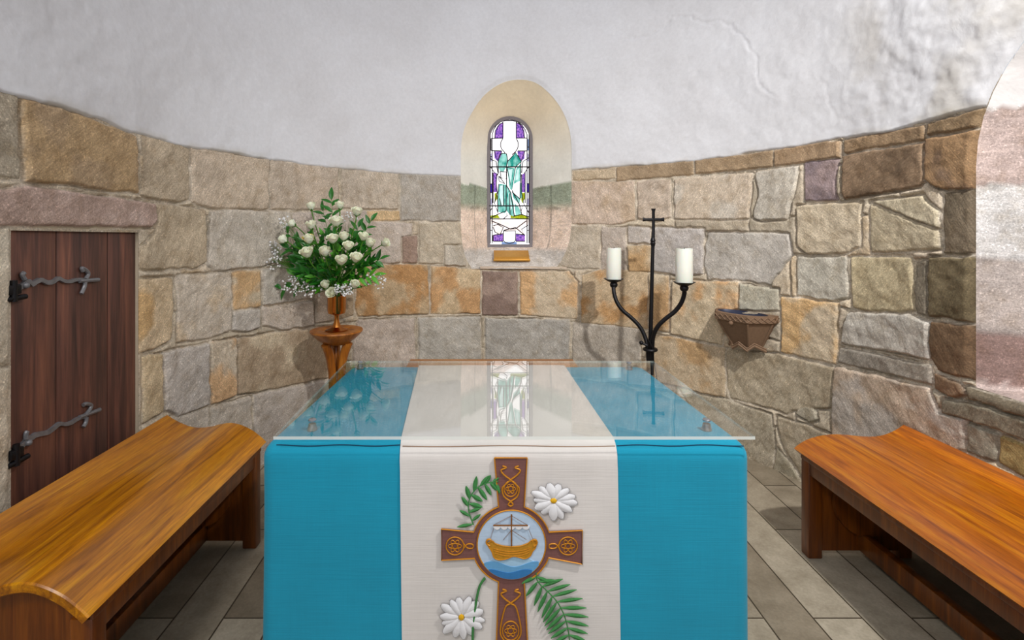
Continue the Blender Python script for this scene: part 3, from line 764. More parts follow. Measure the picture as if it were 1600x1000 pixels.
hinge([(22,699),(28,694),(34,689),(38,682),(46,680),(52,676),(62,674),(72,672),(82,665),(90,659),(98,660),(108,658),(116,653),(124,650),(132,649)], [(120,652),(136,646),(152,640)],
      [[(130,648),(136,640),(138,633),(130,631),(126,633)], [(131,652),(130,660),(126,667)], [(36,686),(36,678),(38,674)]], ((15, 706), [(39, 692)]))

# ------------------------------------------------------------------ oak benches
def bench(side, lip, ya, yb, prof, oak, label):
    """side +1: bench on the right wall (seat runs to +x); prof = [(offset from the lip, z)]"""
    root = thing('bench', label, 'bench', (lip+side*.23, (ya+yb)/2, 0), 'curved oak benches along the walls')
    top = catmull([Vector((lip+side*o, 0, z)) for o, z in prof], 6)
    th = .028
    def nrm(k):
        d = top[min(k+1, len(top)-1)]-top[max(k-1, 0)]; n = Vector((-d.z, 0, d.x)); n.normalize(); return n if n.z > 0 else -n
    low = [p-nrm(k)*th for k, p in enumerate(top)]
    mid = lip
    loop = top+low[::-1]
    s = MB(); e = .004
    cen = sum(loop, Vector())/len(loop)
    rows = []
    for y, ins in ((ya, .0), (ya+e, 1), (yb-e, 1), (yb, 0)):
        r = []
        for k, p in enumerate(loop):
            q = p.copy()
            if not ins:
                j = k if k < len(top) else len(loop)-1-k; q = q-nrm(j)*(e if k < len(top) else -e)
            q.y = y; r.append(q)
        rows.append(r)
    g_ = s.grid(rows, closed=True); nt = len(top)
    for r in (g_[0], g_[-1]):
        for k in range(nt-1): s._f((r[k], r[k+1], r[2*nt-2-k], r[2*nt-1-k]))
    s.build('seat', oak, root, angle=35)
    zl = prof[0][1]
    X = lambda o: lip+side*o
    bx = lambda m, x0, x1, y0, y1, z0, z1, bev=.003: m.box((min(x0, x1), y0, z0), (max(x0, x1), y1, z1), bev)
    def ztop(o):
        xs = [abs(p.x-lip) for p in low]; return float(np.interp(o, xs, [p.z for p in low]))
    a = MB(); bx(a, X(.018), X(.043), ya+.03, yb-.03, zl-.082, zl-.012)
    bx(a, X(.012), X(.046), ya+.03, yb-.03, zl-.03, zl-.012, .002); a.build('front_rail', M['oak_dark'], root)
    a = MB(); W = prof[-1][0]; bx(a, X(W-.05), X(W-.025), ya+.03, yb-.03, zl-.05, ztop(W-.03)+.0); a.build('back_rail', M['oak_dark'], root)
    for y0, y1, inner in ((ya+.035, ya+.075, ya+.075), (yb-.075, yb-.035, yb-.095)):
        p = MB()
        oo = [.05+(W-.1)*k/16 for k in range(17)]
        pl = [Vector((X(o), y0+.006, ztop(o)+.002)) for o in oo]+[Vector((X(W-.05), y0+.006, .03)), Vector((X(.05), y0+.006, .03))]
        p.prism(pl, (0, y1-y0-.012, 0))
        bx(p, X(.014), X(.075), y0-.006, y1+.006, 0, zl-.028, .006); bx(p, X(W-.08), X(W-.025), y0-.004, y1+.004, 0, ztop(W-.06)-.002, .005)
        o = p.build('end_panel', M['oak_dark'], root)
        q = MB(); r = .145
        pts = [Vector((X(.265+r*math.cos(2*PI*k/40)), inner, .25+r*math.sin(2*PI*k/40))) for k in range(40)]
        q.prism(pts, (0, .02, 0)); q.build('round_boss', M['oak_dark'], root)
    t = MB(); bx(t, X(.235), X(.27), ya+.07, yb-.07, .035, .112); t.build('stretcher', M['oak_dark'], root)
    return root
bench(-1, -.985, 1.257, 2.305, [(0,.445),(.018,.463),(.06,.496),(.11,.521),(.155,.532),(.20,.529),(.25,.517),(.30,.511),(.35,.516),(.41,.541),(.457,.569)], M['oak'],
      'golden oak bench with wave shaped seat in front of the dark wooden door')
bench(1, 1.405, 1.19, 2.237, [(0,.445),(.018,.461),(.06,.485),(.12,.502),(.18,.508),(.24,.505),(.30,.499),(.36,.498),(.41,.508),(.455,.528),(.49,.551)], M['oak_r'],
      'amber oak bench with wave shaped seat under the lit window recess')

# ------------------------------------------------------------------ altar, cloth, runner, glass
GH = .55; GZ = HC-GH; YGF, YGB = GH*F/322, GH*F/204
CH = .578; CZ = HC-CH; YF, YB = CH*F/334, CH*F/210
XFL, XFR, XBL, XBR = -.597, .737, -.560, .706
al = thing('altar', 'altar table hidden under the turquoise cloth', 'altar', ((XFL+XFR)/2, (YF+YB)/2, 0))
b = MB(); b.prism([(XFL+.03, YF+.03, CZ-.06), (XFR-.03, YF+.03, CZ-.06), (XBR-.03, YB-.03, CZ-.06), (XBL+.03, YB-.03, CZ-.06)], (0, 0, .052)); b.build('table_top', M['oak_x'], al)
for x, y in ((XFL+.08, YF+.08), (XFR-.08, YF+.08), (XBL+.08, YB-.08), (XBR-.08, YB-.08)):
    b = MB(); b.box((x-.035, y-.035, 0), (x+.035, y+.035, CZ-.06), .004); b.build('leg', M['oak_dark'], al)

def cloth_outline(inset, flare, rc=.04, n=8):
    C = [Vector((XFL-flare+inset, YF-flare*.4+inset, 0)), Vector((XFR+flare-inset, YF-flare*.4+inset, 0)), Vector((XBR+flare-inset, YB+flare*.4-inset, 0)), Vector((XBL-flare+inset, YB+flare*.4-inset, 0))]
    pts = []
    rc = max(.006, rc-inset*.5)
    for k in range(4):
        p, a, c = C[k], C[k-1], C[(k+1) % 4]; d0 = (a-p).normalized(); d1 = (c-p).normalized()
        p0 = p+d0*rc; p1 = p+d1*rc
        for j in range(n+1):
            t = j/n; pts.append(p0*(1-t)**2+p*2*t*(1-t)+p1*t*t)
        L = (c-p).length
        m = 40
        for j in range(1, m): pts.append(p1.lerp(c+(p-c).normalized()*rc, j/m))
    return pts
def build_cloth():
    m = MB(); rows = []; rr = .042
    prof = [(.25, 0), (.15, 0), (.08, 0)]+[(rr*(1-math.sin(a)), rr*(1-math.cos(a))) for a in [PI/2*k/6 for k in range(7)]]
    zs = [d for _, d in prof]
    for ins, dz in prof:
        rows.append([Vector((p.x, p.y, CZ-dz+0)) for p in cloth_outline(ins, 0)])
    H = CZ-.035
    for k in range(1, 41):
        t = k/40; z = CZ-rr-(H-rr)*t; r = []
        for j, p in enumerate(cloth_outline(0, .004*t)):
            q = Vector((p.x, p.y, z)); c = Vector((.07, 1.72, z)); d = (q-c); d.z = 0; d.normalize()
            s = 0 if q.y < YF+.03 else 1
            w = .004*(.6*mnoise.noise(Vector((p.x*3, p.y*3, z*2)))-.15)*min(1, t*6)+(.010*t*mnoise.noise(Vector((p.x*9, p.y*9, .3*z)))*s)
            q += d*w; r.append(q)
        rows.append(r)
    g_ = m.grid(rows, closed=True)
    m._f(g_[0])
    o = m.build('altar_cloth', M['teal']); tag(o, 'turquoise linen cloth covering the altar down to the floor', 'altar cloth')
    return o
cl = build_cloth()
def PF(px, py, off=0):            # a point on the front of the cloth
    D = YF; v = P(px, py, D); v.y -= off; return v
def on_edge(py, rr, o):              # point (y, z) of the rounded front edge that is seen at this height
    best = None
    for k in range(400):
        a = PI/2*k/399; y = YF+rr-(rr+o)*math.sin(a); z = CZ-rr+(rr+o)*math.cos(a); e = abs(CY+(HC-z)*F/y-py)
        if best is None or e < best[0]: best = (e, y, z)
    return best[1], best[2]
for xa, xb in ((432, 627), (964, 1162)):
    sm_ = MB(); pts = []
    for k in range(25):
        y, z = on_edge(696+1.0*math.sin(k*.5+xa), .042, .0008); pts.append(Vector(((xa+(xb-xa)*k/24-CX)*y/F, y, z)))
    sm_.tube(pts, .0015, 6); sm_.build('seam', M['seam'], cl)  # dark cord standing in for the glass edge's shadow on the cloth
def build_runner():
    m = MB(); rr = .043; o = .0035; n = 30
    st = [(YB+.004+o, CZ-.35), (YB+.004+o, CZ-.03), (YB-.008, CZ+o-.004), (YB-.03, CZ+o)]
    st += [(YB-.03+(YF+rr-YB+.03)*k/16, CZ+o) for k in range(1, 16)]
    st += [(YF+rr-(rr+o)*math.sin(a), CZ-rr+(rr+o)*math.cos(a)) for a in [PI/2*k/8 for k in range(9)]]
    zb = .1; st += [(YF-o, CZ-rr-(CZ-rr-zb)*k/24) for k in range(1, 25)]
    rows = []; rows2 = []
    for i, (y, z) in enumerate(st):
        t = max(0, min(1, (y-YF)/(YB-YF)))
        xl = (625-CX)*YF/F*(1-t)+(655-CX)*YB/F*t; xr = (964-CX)*YF/F*(1-t)+(880-CX)*YB/F*t
        if i >= 28: q = (CZ-z)/(CZ-zb); xl += .008*q; xr += .012*q
        k1 = min(i+1, len(st)-1); k0 = max(i-1, 0); d = Vector((0, st[k1][0]-st[k0][0], st[k1][1]-st[k0][1])).normalized(); nn = Vector((0, d.z, -d.y))
        if nn.dot(Vector((0, y-1.72, z-.5))) < 0: nn = -nn
        r = []; r2 = []
        for k in range(n+1):
            p = Vector((xl+(xr-xl)*k/n, y, z)); w = .0012*mnoise.noise(Vector((p.x*6, p.y*4, p.z*5)))
            r.append(p+nn*(w+.001)); r2.append(p-nn*.001)
        rows.append(r); rows2.append(r2)
    full = [a+b[::-1] for a, b in zip(rows, rows2)]
    g_ = m.grid(full, closed=True)
    for r in (g_[0], g_[-1]):
        for k in range(n): m._f((r[k], r[k+1], r[2*n-k], r[2*n+1-k]))
    o_ = m.build('altar_runner', M['linen']); return tag(o_, 'cream linen runner with embroidered cross hanging over the turquoise altar cloth', 'altar runner')
ru = build_runner()
RF = YF-.0075                        # front face of the runner
sm_ = MB(); pts = []
for k in range(25):
    y, z = on_edge(697+.8*math.sin(k*.4), .043, .0052); pts.append(Vector(((629+(961-629)*k/24-CX)*y/F, y, z)))
sm_.tube(pts, .0011, 6); sm_.build('seam', M['shadow_line2'], ru)  # the glass edge's shadow carried across the runner as a brown cord

def E(x, y, off=0):                  # embroidery crop coordinates -> runner front
    px, py = 660+x*.3, 700+y*.3; v = P(px, py, RF); v.y = RF-off; return v
def patch(name, polys, mat, parent, off, th):
    m = MB()
    for p in polys: m.prism([E(x, y, off) for x, y in p], (0, th, 0))
    return m.build(name, mat, parent, smooth=False)
def cord(m, pts, r, off, closed=False, sub=4, sm=True):
    v = [E(x, y, off) for x, y in pts]
    if sm: v = catmull(v, sub, closed)
    if closed: v = v+[v[0]]
    m.tube(v, r, 7)
RC = (463, 497); RO, RI = 205, 178
def arc(a0, a1, n=10, r=RO): return [(RC[0]+r*math.cos(math.radians(a0+(a1-a0)*k/n)), RC[1]+r*math.sin(math.radians(a0+(a1-a0)*k/n))) for k in range(n+1)]
outline = [(375,48),(545,48)]+arc(-71,-18)+[(832,425),(830,600)]+arc(20,71)+[(547,1010),(562,1500),(372,1500),(385,1010)]+arc(109,159)+[(100,580),(100,418)]+arc(198,251)
crs = patch('embroidered_cross', [outline], M['e_brown'], ru, .003, .004); crs['label'] = 'brown cross edged in gold cord'
m = MB(); cord(m, outline, .0019, .004, True, sm=False); cord(m, arc(0, 350, 40, RI), .0019, .005, True, 2); m.build('gold_border', M['e_gold'], crs)
kn = MB(); R1 = .0017
def done_knot():
    global kn
    kn.build('gold_knot', M['e_gold'], crs); kn = MB()
def ringc(cx, cy, rx, ry, off=.0045, n=16): cord(kn, [(cx+rx*math.cos(2*PI*k/n), cy+ry*math.sin(2*PI*k/n)) for k in range(n)], R1, off, True, 2)
def medal(cx, cy, rx, ry):
    ringc(cx, cy, rx, ry)
    for a in (0, 60, 120):
        pts = [(cx+rx*.75*math.cos(2*PI*k/12)*math.cos(math.radians(a))-ry*.28*math.sin(2*PI*k/12)*math.sin(math.radians(a)), cy+rx*.75*math.cos(2*PI*k/12)*math.sin(math.radians(a))+ry*.28*math.sin(2*PI*k/12)*math.cos(math.radians(a))) for k in range(12)]
        cord(kn, pts, .0011, .0048, True, 2)
for cx_, rx_, pts in ((170, 46, [(213,520),(235,495),(262,497),(262,515),(235,515),(213,490)]), (757, 48, [(714,520),(692,495),(662,497),(662,515),(692,515),(714,490)])):
    medal(cx_, 505, rx_, 46); cord(kn, pts, R1, .0046); done_knot()
def beasts(y0, yc, yb, rx, ry):
    medal(459, yc, rx*.78, ry*.8)
    for sgn in (-1, 1):
        c = 459
        pts = [(c+sgn*42, y0+6), (c+sgn*22, y0+14), (c+sgn*50, y0+28), (c+sgn*34, y0+52), (c, y0+78), (c-sgn*30, y0+105), (c-sgn*rx, yc), (c-sgn*34, yc+ry*.8), (c, yb-24), (c+sgn*12, yb-8), (c, yb)]
        cord(kn, pts, .0021, .0045)
beasts(84, 208, 298, 44, 50); done_knot(); beasts(724, 945, 1050, 54, 62); done_knot()
ro = patch('roundel', [arc(0, 354, 59, RI)], M['e_sky'], ru, .0048, .002); ro['label'] = 'pale blue roundel with a sailing boat'
def chord(fn, n=30):
    up = []
    for k in range(n+1):
        x = RC[0]-RI+2+(2*RI-4)*k/n; y = fn(x); h = math.sqrt(max(0, (RI-2)**2-(x-RC[0])**2))
        up.append((x, min(max(y, RC[1]-h), RC[1]+h)))
    lo_ = [(x, RC[1]+math.sqrt(max(0, (RI-2)**2-(x-RC[0])**2))) for x, _ in up]
    pts = [(a, b) for (a, b), (c, d) in zip(up, lo_) if d-b > 1]
    low = [(c, d) for (a, b), (c, d) in zip(up, lo_) if d-b > 1]
    return pts+low[::-1]
for nm, fn, mt, of in (('wave', lambda x: 558-22*math.cos((x-463)/52)-.0008*(x-463)**2*-1, 'e_wave1', .0062), ('wave', lambda x: 596+14*math.sin((x-420)/36), 'e_wave2', .0074), ('wave', lambda x: 630+9*math.sin((x-400)/30), 'e_wave3', .0086)):
    patch(nm, [chord(fn)], M[mt], ro, of, .0015)
hull = [(338,492),(352,478),(366,474),(380,488),(420,500),(463,504),(510,500),(548,486),(568,470),(584,474),(592,492),(586,512),(572,528),(560,552),(530,566),(500,558),(470,554),(440,566),(400,572),(372,560),(360,528)]
bo = patch('boat', [hull], M['e_hull'], ro, .0088, .003)
m = MB()
cord(m, hull, .0013, .0088, True)
for cx, cy, d in ((350, 476, 1), (578, 478, -1)):
    cord(m, [(cx+d*(22-2.6*k)*math.cos(PI*.5+k*.75), cy+(22-2.6*k)*math.sin(PI*.5-k*.75*-1)) for k in range(8)], .0024, .0092)
for q in (12, 24, 36): cord(m, [(366+q*.3, 500+q), (420, 512+q), (463, 516+q), (520, 510+q), (566-q*.3, 496+q)], .0009, .0092)
m.build('hull_stitching', M['e_gold'], bo)
m = MB(); m.tube([E(463, 338, .0075), E(463, 500, .0085)], .0018, 8); m.tube([E(368, 394, .008), E(548, 394, .008)], .0016, 8)
for a in ((463,345,372,392),(463,345,545,392),(375,396,352,470),(545,396,575,470),(463,420,420,470),(463,420,540,468)): m.tube([E(a[0], a[1], .007), E(a[2], a[3], .0075)], .0005, 5)
m.build('mast', M['e_thread'], ro)
m = MB()
for k in range(5):
    cx = 388+k*37.5; m.prism([E(cx+19*math.cos(PI*j/8), 398+18*math.sin(PI*j/8), .0085) for j in range(9)], (0, .003, 0))
m.build('furled_sail', M['e_white'], ro)
def petal(m, c, ang, L, W, off, sq=1.0):
    ca, sa = math.cos(ang), math.sin(ang); rows = []
    for i in range(9):
        t = i/8; w = W*math.sin(PI*min(1, .12+.84*t**.8))**.7*(.55+.45*t); r = []
        for k in range(7):
            s_ = k/3-1; h = .0045*(1-s_*s_)*math.sin(PI*(.1+.85*t))+.0006
            x = L*(.14+.86*t); y = w*s_
            r.append(E(c[0]+x*ca-y*sa, c[1]+(x*sa+y*ca)*sq, off+h))
        rows.append(r)
    m.grid(rows); b = [r[0] for r in rows]+rows[-1]+[r[-1] for r in rows][::-1]
    return [p for p in b]
def daisy(cx, cy, n, L, W, a0, sq, rx, ry, label, seed):
    q = random.Random(seed); pm = MB(); om = MB()
    for k in range(n):
        a = a0+2*PI*k/n+q.uniform(-.08, .08); l = L*q.uniform(.86, 1.08); w = W*q.uniform(.85, 1.1)
        b = petal(pm, (cx, cy), a, l, w, .002+.0014*(k % 2), sq); om.tube(b, .0007, 5)
    d = pm.build('daisy', M['e_white'], ru); d['label'] = label
    om.build('petal_outline', M['e_grey'], d)
    c = MB(); c.sphere(E(cx, cy, .004), .009, 16, 10, (rx/30, .45, ry/30)); c.build('daisy_eye', M['e_yellow'], d)
daisy(682, 270, 13, 120, 36, .2, .82, 30, 24, 'white felt daisy at upper right of the cross', 1)
daisy(203, 875, 14, 116, 33, .1, 1.0, 26, 30, 'white felt daisy at lower left of the cross', 2)
def leaf(m, x, y, ang, L, W, off):
    ca, sa = math.cos(ang), math.sin(ang); rows = []
    for i in range(7):
        t = i/6; w = W*math.sin(PI*(.04+.93*t))**.8
        rows.append([E(x+L*t*ca-w*s_*sa, y+L*t*sa+w*s_*ca, off+.0022*(1-abs(s_))+.0004) for s_ in (-1, -.4, 0, .4, 1)])
    m.grid(rows)
def sprig(stem, pairs, label, r=.0016, extra=None):
    m = MB(); v = [E(x, y, .0045) for x, y in stem]; m.tube(catmull(v, 5), r, 7)
    st_ = m.build('leaf_spray', M['e_green'], ru); st_['label'] = label
    if pairs:
        l = MB()
        for (x, y, a, L, W) in pairs: leaf(l, x, y, math.radians(a), L, W, .004)
        l.build('leaflet', M['e_green'], st_)
sprig([(266,395),(245,340),(240,290),(255,240),(290,200),(340,178),(395,170)],
      [(262,392,170,82,10),(258,375,-38,58,9),(246,350,-150,60,10),(243,330,-20,66,10),(240,300,-125,62,11),(244,285,15,72,13),(246,262,-105,72,12),(256,240,30,66,13),(268,225,-80,84,12),(290,200,55,80,12),(300,195,-50,72,11),(325,184,60,66,11),(330,180,-60,50,10),(352,176,45,60,12),(375,172,65,66,12),(365,174,-35,40,9)],
      'green fern spray at upper left of the cross')
sprig([(325,672),(300,710),(284,770),(272,850),(264,930),(262,1010),(264,1120)], [], 'long green daisy stalk at lower left of the cross', .0034)
fern = []
stemf = [(592,645),(600,690),(650,740),(700,795),(735,860),(755,930),(766,1005),(775,1100)]
sv = catmull([Vector((a, b, 0)) for a, b in stemf], 6)
for k in range(3, len(sv)-1, 3):
    p = sv[k]; d = sv[k+1]-sv[k-1]; a = math.degrees(math.atan2(d.y, d.x)); t = k/len(sv); L = 72+62*math.sin(PI*min(1, t*1.15))
    fern += [(p.x, p.y, a-62, L, 11), (p.x, p.y, a+70, L*.95, 11)]
sprig(stemf, fern, 'green fern frond at lower right of the cross')

# glass sheet on its four standoffs
gt = thing('glass_sheet', 'clear glass sheet raised above the altar cloth on four metal studs', 'glass top', ((P(803, 682, YGF).x+P(782, 563, YGB).x)/2, (YGF+YGB)/2, GZ))
g0 = [P(427, 682, YGF), P(1180, 682, YGF), P(1021, 563, YGB), P(542, 563, YGB)]
for p in g0: p.z = GZ-.0
b = MB(); T = .0085
a_ = [b.bm.verts.new(p) for p in g0]; c_ = [b.bm.verts.new(p-Vector((0, 0, T))) for p in g0]
b.mi = 0; b._f(a_); b._f(c_[::-1]); b.mi = 1
for k in range(4): b.mi = 1 if k == 0 else 2; b._f((a_[k], a_[(k+1) % 4], c_[(k+1) % 4], c_[k]))
b.build('glass', [M['glass'], M['edge'], M['edge2']], gt, smooth=False)
for px, py, D in ((488, 657, None), (1104, 657, None), (563, 566, None), (983, 567, None)):
    D = GH*F/(py-CY); p = P(px, py, D); z0, z1 = CZ+.001, GZ-T
    b = MB(); b.lathe((p.x, p.y), [(.0145, z0), (.0145, z0+.003), (.0125, z0+.008), (.0105, z1-.001), (.010, z1)], 20); b.lathe((p.x, p.y), [(.011, GZ), (.011, GZ+.003), (.008, GZ+.0055), (.0, GZ+.006)], 20, True, False)
    b.build('standoff', M['chrome'], gt)

# low oak table behind the altar
ct = thing('side_table', 'low oak table edge just behind the altar glass below the window', 'table', (P(767, 563, 2.9).x, 3.05, 0))
x0, x1, zt = P(641, 561, 3.2).x, P(895, 561, 3.2).x, P(700, 561, 3.2).z
b = MB(); b.box((x0, 2.9, zt-.03), (x1, 3.2, zt), .004); b.build('table_top', M['oak_x'], ct)
for x in (x0+.05, x1-.05):
    for y in (2.95, 3.15): b = MB(); b.box((x-.022, y-.022, 0), (x+.022, y+.022, zt-.028), .003); b.build('leg', M['oak_dark'], ct)

# ------------------------------------------------------------------ wrought iron candelabrum
DS = 3.2
def CP(px, py, D=DS): return P(px, py, D)
pole = CP(1016, 545); bx_, by_ = pole.x, DS
cd = thing('candelabrum', 'black wrought iron candle stand with a cross, beside the stone stoup', 'candle stand', (bx_, by_, 0))
ztopc = CP(1021, 326).z; zc2 = CP(1021, 343).z; zcol = CP(1020, 378).z
xs = lambda z: bx_+ (CP(1021, 343).x-bx_)*(z-.66)/(zc2-.66)
m = MB(); m.tube([(xs(z), by_, z) for z in (.03, .3, .66, 1.0, zcol-.02, zcol)], [.016, .016, .014, .0125, .011, .010], 12)
m.lathe((xs(zcol), by_), [(.011, zcol-.03), (.017, zcol-.008), (.013, zcol), (.017, zcol+.008), (.010, zcol+.03)], 16); m.build('pole', M['iron'], cd)
m = MB(); xc = xs(zc2)
m.tube([(xs(zcol+.02), by_, zcol+.02), (xc, by_, zc2-.06), (xc, by_, ztopc-.02), (xc, by_, ztopc)], [.012, .010, .010, .015], 8)
m.tube([(xc-.064, by_+.012, zc2), (xc-.045, by_+.008, zc2), (xc+.045, by_-.008, zc2), (xc+.064, by_-.012, zc2)], [.014, .009, .009, .014], 8)
m.build('cross', M['iron'], cd)
PL, PR = CP(959, 437, 3.35), CP(1069, 442, 3.05)
def arm(pts, p_end):
    n = len(pts); v = []
    for k, (x, y) in enumerate(pts):
        D = DS+(p_end.y-DS)*(1-k/(n-1)); v.append(CP(x, y, D))
    m = MB(); m.tube(catmull(v, 6), .0135, 10); m.sphere(v[0]+Vector((0, 0, -.004)), .026, 14, 10, (1, 1, .9)); m.build('arm', M['iron'], cd)
arm([(959,444),(959,455),(963,470),(972,484),(987,497),(1000,511),(1008,527),(1012,545),(1014,585)], PL)
arm([(1069,449),(1069,460),(1064,474),(1054,487),(1040,498),(1028,510),(1021,525),(1019,545),(1018,585)], PR)
for p in (PL, PR):
    m = MB(); m.lathe((p.x, p.y), [(.014, p.z-.035), (.02, p.z-.02), (.045, p.z-.008), (.063, p.z+.004), (.066, p.z+.006), (.060, p.z+.005), (.045, p.z-.002), (.0, p.z-.002)], 28, True, False); m.build('drip_pan', M['iron'], cd)
m = MB(); zc_ = CP(1015, 546).z
m.tube([(bx_+.036*math.cos(2*PI*k/20), by_+.036*math.sin(2*PI*k/20), zc_) for k in range(21)], .011, 8, False); m.sphere((bx_-.06, by_-.01, zc_+.045), .014); m.tube([(bx_-.06, by_-.01, zc_+.045), (bx_-.025, by_-.02, zc_+.03)], .008, 8)
m.build('collar', M['iron'], cd)
m = MB(); m.tube(catmull([CP(1012, 530, 3.17), CP(1020, 545, 3.16), CP(1022, 565, 3.16), CP(1026, 590, 3.16), CP(1030, 640, 3.16)], 5), .003, 6); m.build('wire', M['iron'], cd)
for k in range(3):
    a = PI/2+2*PI*k/3+.5; m = MB()
    m.tube(catmull([(bx_+.015*math.cos(a), by_+.015*math.sin(a), .2), (bx_+.05*math.cos(a), by_+.05*math.sin(a), .10), (bx_+.14*math.cos(a), by_+.14*math.sin(a), .045), (bx_+.20*math.cos(a), by_+.20*math.sin(a), .012)], 6), .012, 10); m.build('leg', M['iron'], cd)
def candle(p, r, h, label):
    c = thing('candle', label, 'candle', (p.x, p.y, p.z), 'ivory pillar candles on the iron stand')
    m = MB(); q = random.Random(int(h*1e4)); z0, z1 = p.z, p.z+h; seg = 36; rows = []
    for rr, z, w in ((r*.97, z0, 0), (r, z0+.004, 0), (r*1.0, z0+h*.5, .0004), (r, z1-.008, .001), (r*.985, z1, .0035), (r*.9, z1+.001, .003), (r*.8, z1-.006, .001), (r*.3, z1-.009, 0), (.0005, z1-.009, 0)):
        rows.append([Vector((p.x+rr*math.cos(2*PI*k/seg), p.y+rr*math.sin(2*PI*k/seg), z+w*math.sin(2*PI*k/seg*2+1))) for k in range(seg)])
    g_ = m.grid(rows, closed=True); m._f(g_[0][::-1]); m.build('wax', M['wax'], c)
    m = MB(); m.tube([(p.x, p.y, z1-.01), (p.x+.001, p.y, z1+.004), (p.x+.004, p.y, z1+.009)], .0015, 6); m.build('wick', M['wick'], c)
candle(PL+Vector((0, 0, .0)), .0485, 49*3.35/F, 'ivory pillar candle on the left arm of the iron stand, nearer the window')
candle(PR+Vector((0, 0, .0)), .0500, 53*3.05/F, 'ivory pillar candle on the right arm of the iron stand, nearer the stoup')

# ------------------------------------------------------------------ stone stoup on the wall
uf, zf = px2uz(1172, 491); uf = float(uf); zf = float(zf)
xx, yy, nx_, ny_ = (float(v) for v in pos(uf)); N = Vector((nx_, ny_, 0)); Tn = Vector((-ny_, nx_, 0)); Tn = -Tn if Tn.x < 0 else Tn
zr = P(1168, 492, 2.95).z
def FP(s, n, z): return Vector((xx, yy, 0))+Tn*s+N*n+Vector((0, 0, z))
fo_ = thing('stoup', 'carved stone holy water stoup jutting from the wall right of the candle stand', 'stoup', FP(0, 0, zr-.22))
PLN = [(-.185, -.005), (-.185, .07), (-.10, .20), (.10, .20), (.185, .07), (.185, -.005)]
def ring(sc_, z, so=0): return [FP(s*sc_+so, n*sc_ if n > 0 else n, z) for s, n in PLN]
m = MB(); rows = [ring(1.0, zr-.004), ring(1.0, zr-.045), ring(.90, zr-.058), ring(.5, zr-.205)]
g_ = m.grid(rows, closed=True); m._f(g_[-1])
rin = [FP(.155*math.cos(a), .088+.078*math.sin(a), zr-.004) for a in [2*PI*k/24 for k in range(24)]]
# rim top: from hexagonal outline to an oval mouth
oo = resample([*ring(1.0, zr-.004), ring(1.0, zr-.004)[0]], 25)[:-1]
def angof(p): q = p-FP(0, .088, zr); return math.atan2(q.dot(N), q.dot(Tn)) % (2*PI)
oo = sorted(oo, key=angof)
m.grid([oo, rin], closed=True)
m.build('basin', M['font'], fo_, angle=25)
m = MB(); m.grid([rin]+[[FP(.155*f*math.cos(a), .088+.078*f*math.sin(a), zr-d) for a in [2*PI*k/24 for k in range(24)]] for f, d in ((.97, .012), (.8, .035), (.4, .05), (.02, .052))], closed=True); m.build('bowl', M['bowl'], fo_)
m = MB()
for z0, z1 in ((-.012, -.042), (-.042, -.012)):
    for i in range(len(PLN)-1):
        (sa_, na), (sb, nb) = PLN[i], PLN[i+1]; L = math.hypot(sb-sa_, nb-na); k = max(2, round(L/.036)); pts = []
        for j in range(k+1):
            t = j/k; zz = z0 if j % 2 == 0 else z1; pts.append(FP((sa_+(sb-sa_)*t)*1.01, (na+(nb-na)*t)*1.01, zr+zz))
        m.tube(pts, .0035, 5)
m.build('chevron_band', M['font'], fo_)
m = MB(); m.sphere(FP(.0, .20, zr-.058), .013, 12, 8)
for s, n in PLN[1:5]: m.tube([FP(s*.93, n*.93, zr-.055), FP(s*.52, n*.52, zr-.2)], .006, 6)
m.build('rib', M['font'], fo_)
m = MB(); zig = []
for i, (s, n) in enumerate([(-.115,.03),(-.075,.085),(-.045,.11),(0,.12),(.045,.11),(.075,.085),(.115,.03)]): zig.append(FP(s, n, zr-(.195 if i % 2 else .228)))
for dz, r in ((0, .009), (.014, .006)): m.tube([p+Vector((0, 0, dz)) for p in zig], r, 6)
m.build('zigzag_moulding', M['font'], fo_)

# ------------------------------------------------------------------ gilt plaque on the window sill
yp = 3.98
def sillz(y): return 1.125+(1.29-1.125)*(y-3.87)/(4.2-3.87)
pq = thing('plaque', 'small gilt plaque lying on the sloping sill under the stained glass', 'plaque', (P(799, 405, yp).x, yp, sillz(yp)))
xa, xb = P(772, 405, yp).x, P(827, 405, yp).x
m = MB(); m.prism([(xa, yp, sillz(yp)+.006), (xa, yp, sillz(yp)+.03), (xa, yp+.09, sillz(yp+.09)+.032), (xa, yp+.09, sillz(yp+.09)+.006)], (xb-xa, 0, 0)); m.build('plate', M['brassplate'], pq, smooth=False)
m = MB(); m.box((xa-.006, yp-.014, sillz(yp)-.006), (xb+.006, yp+.0, sillz(yp)+.012), .002); m.build('ledge_strip', M['brassplate'], pq)

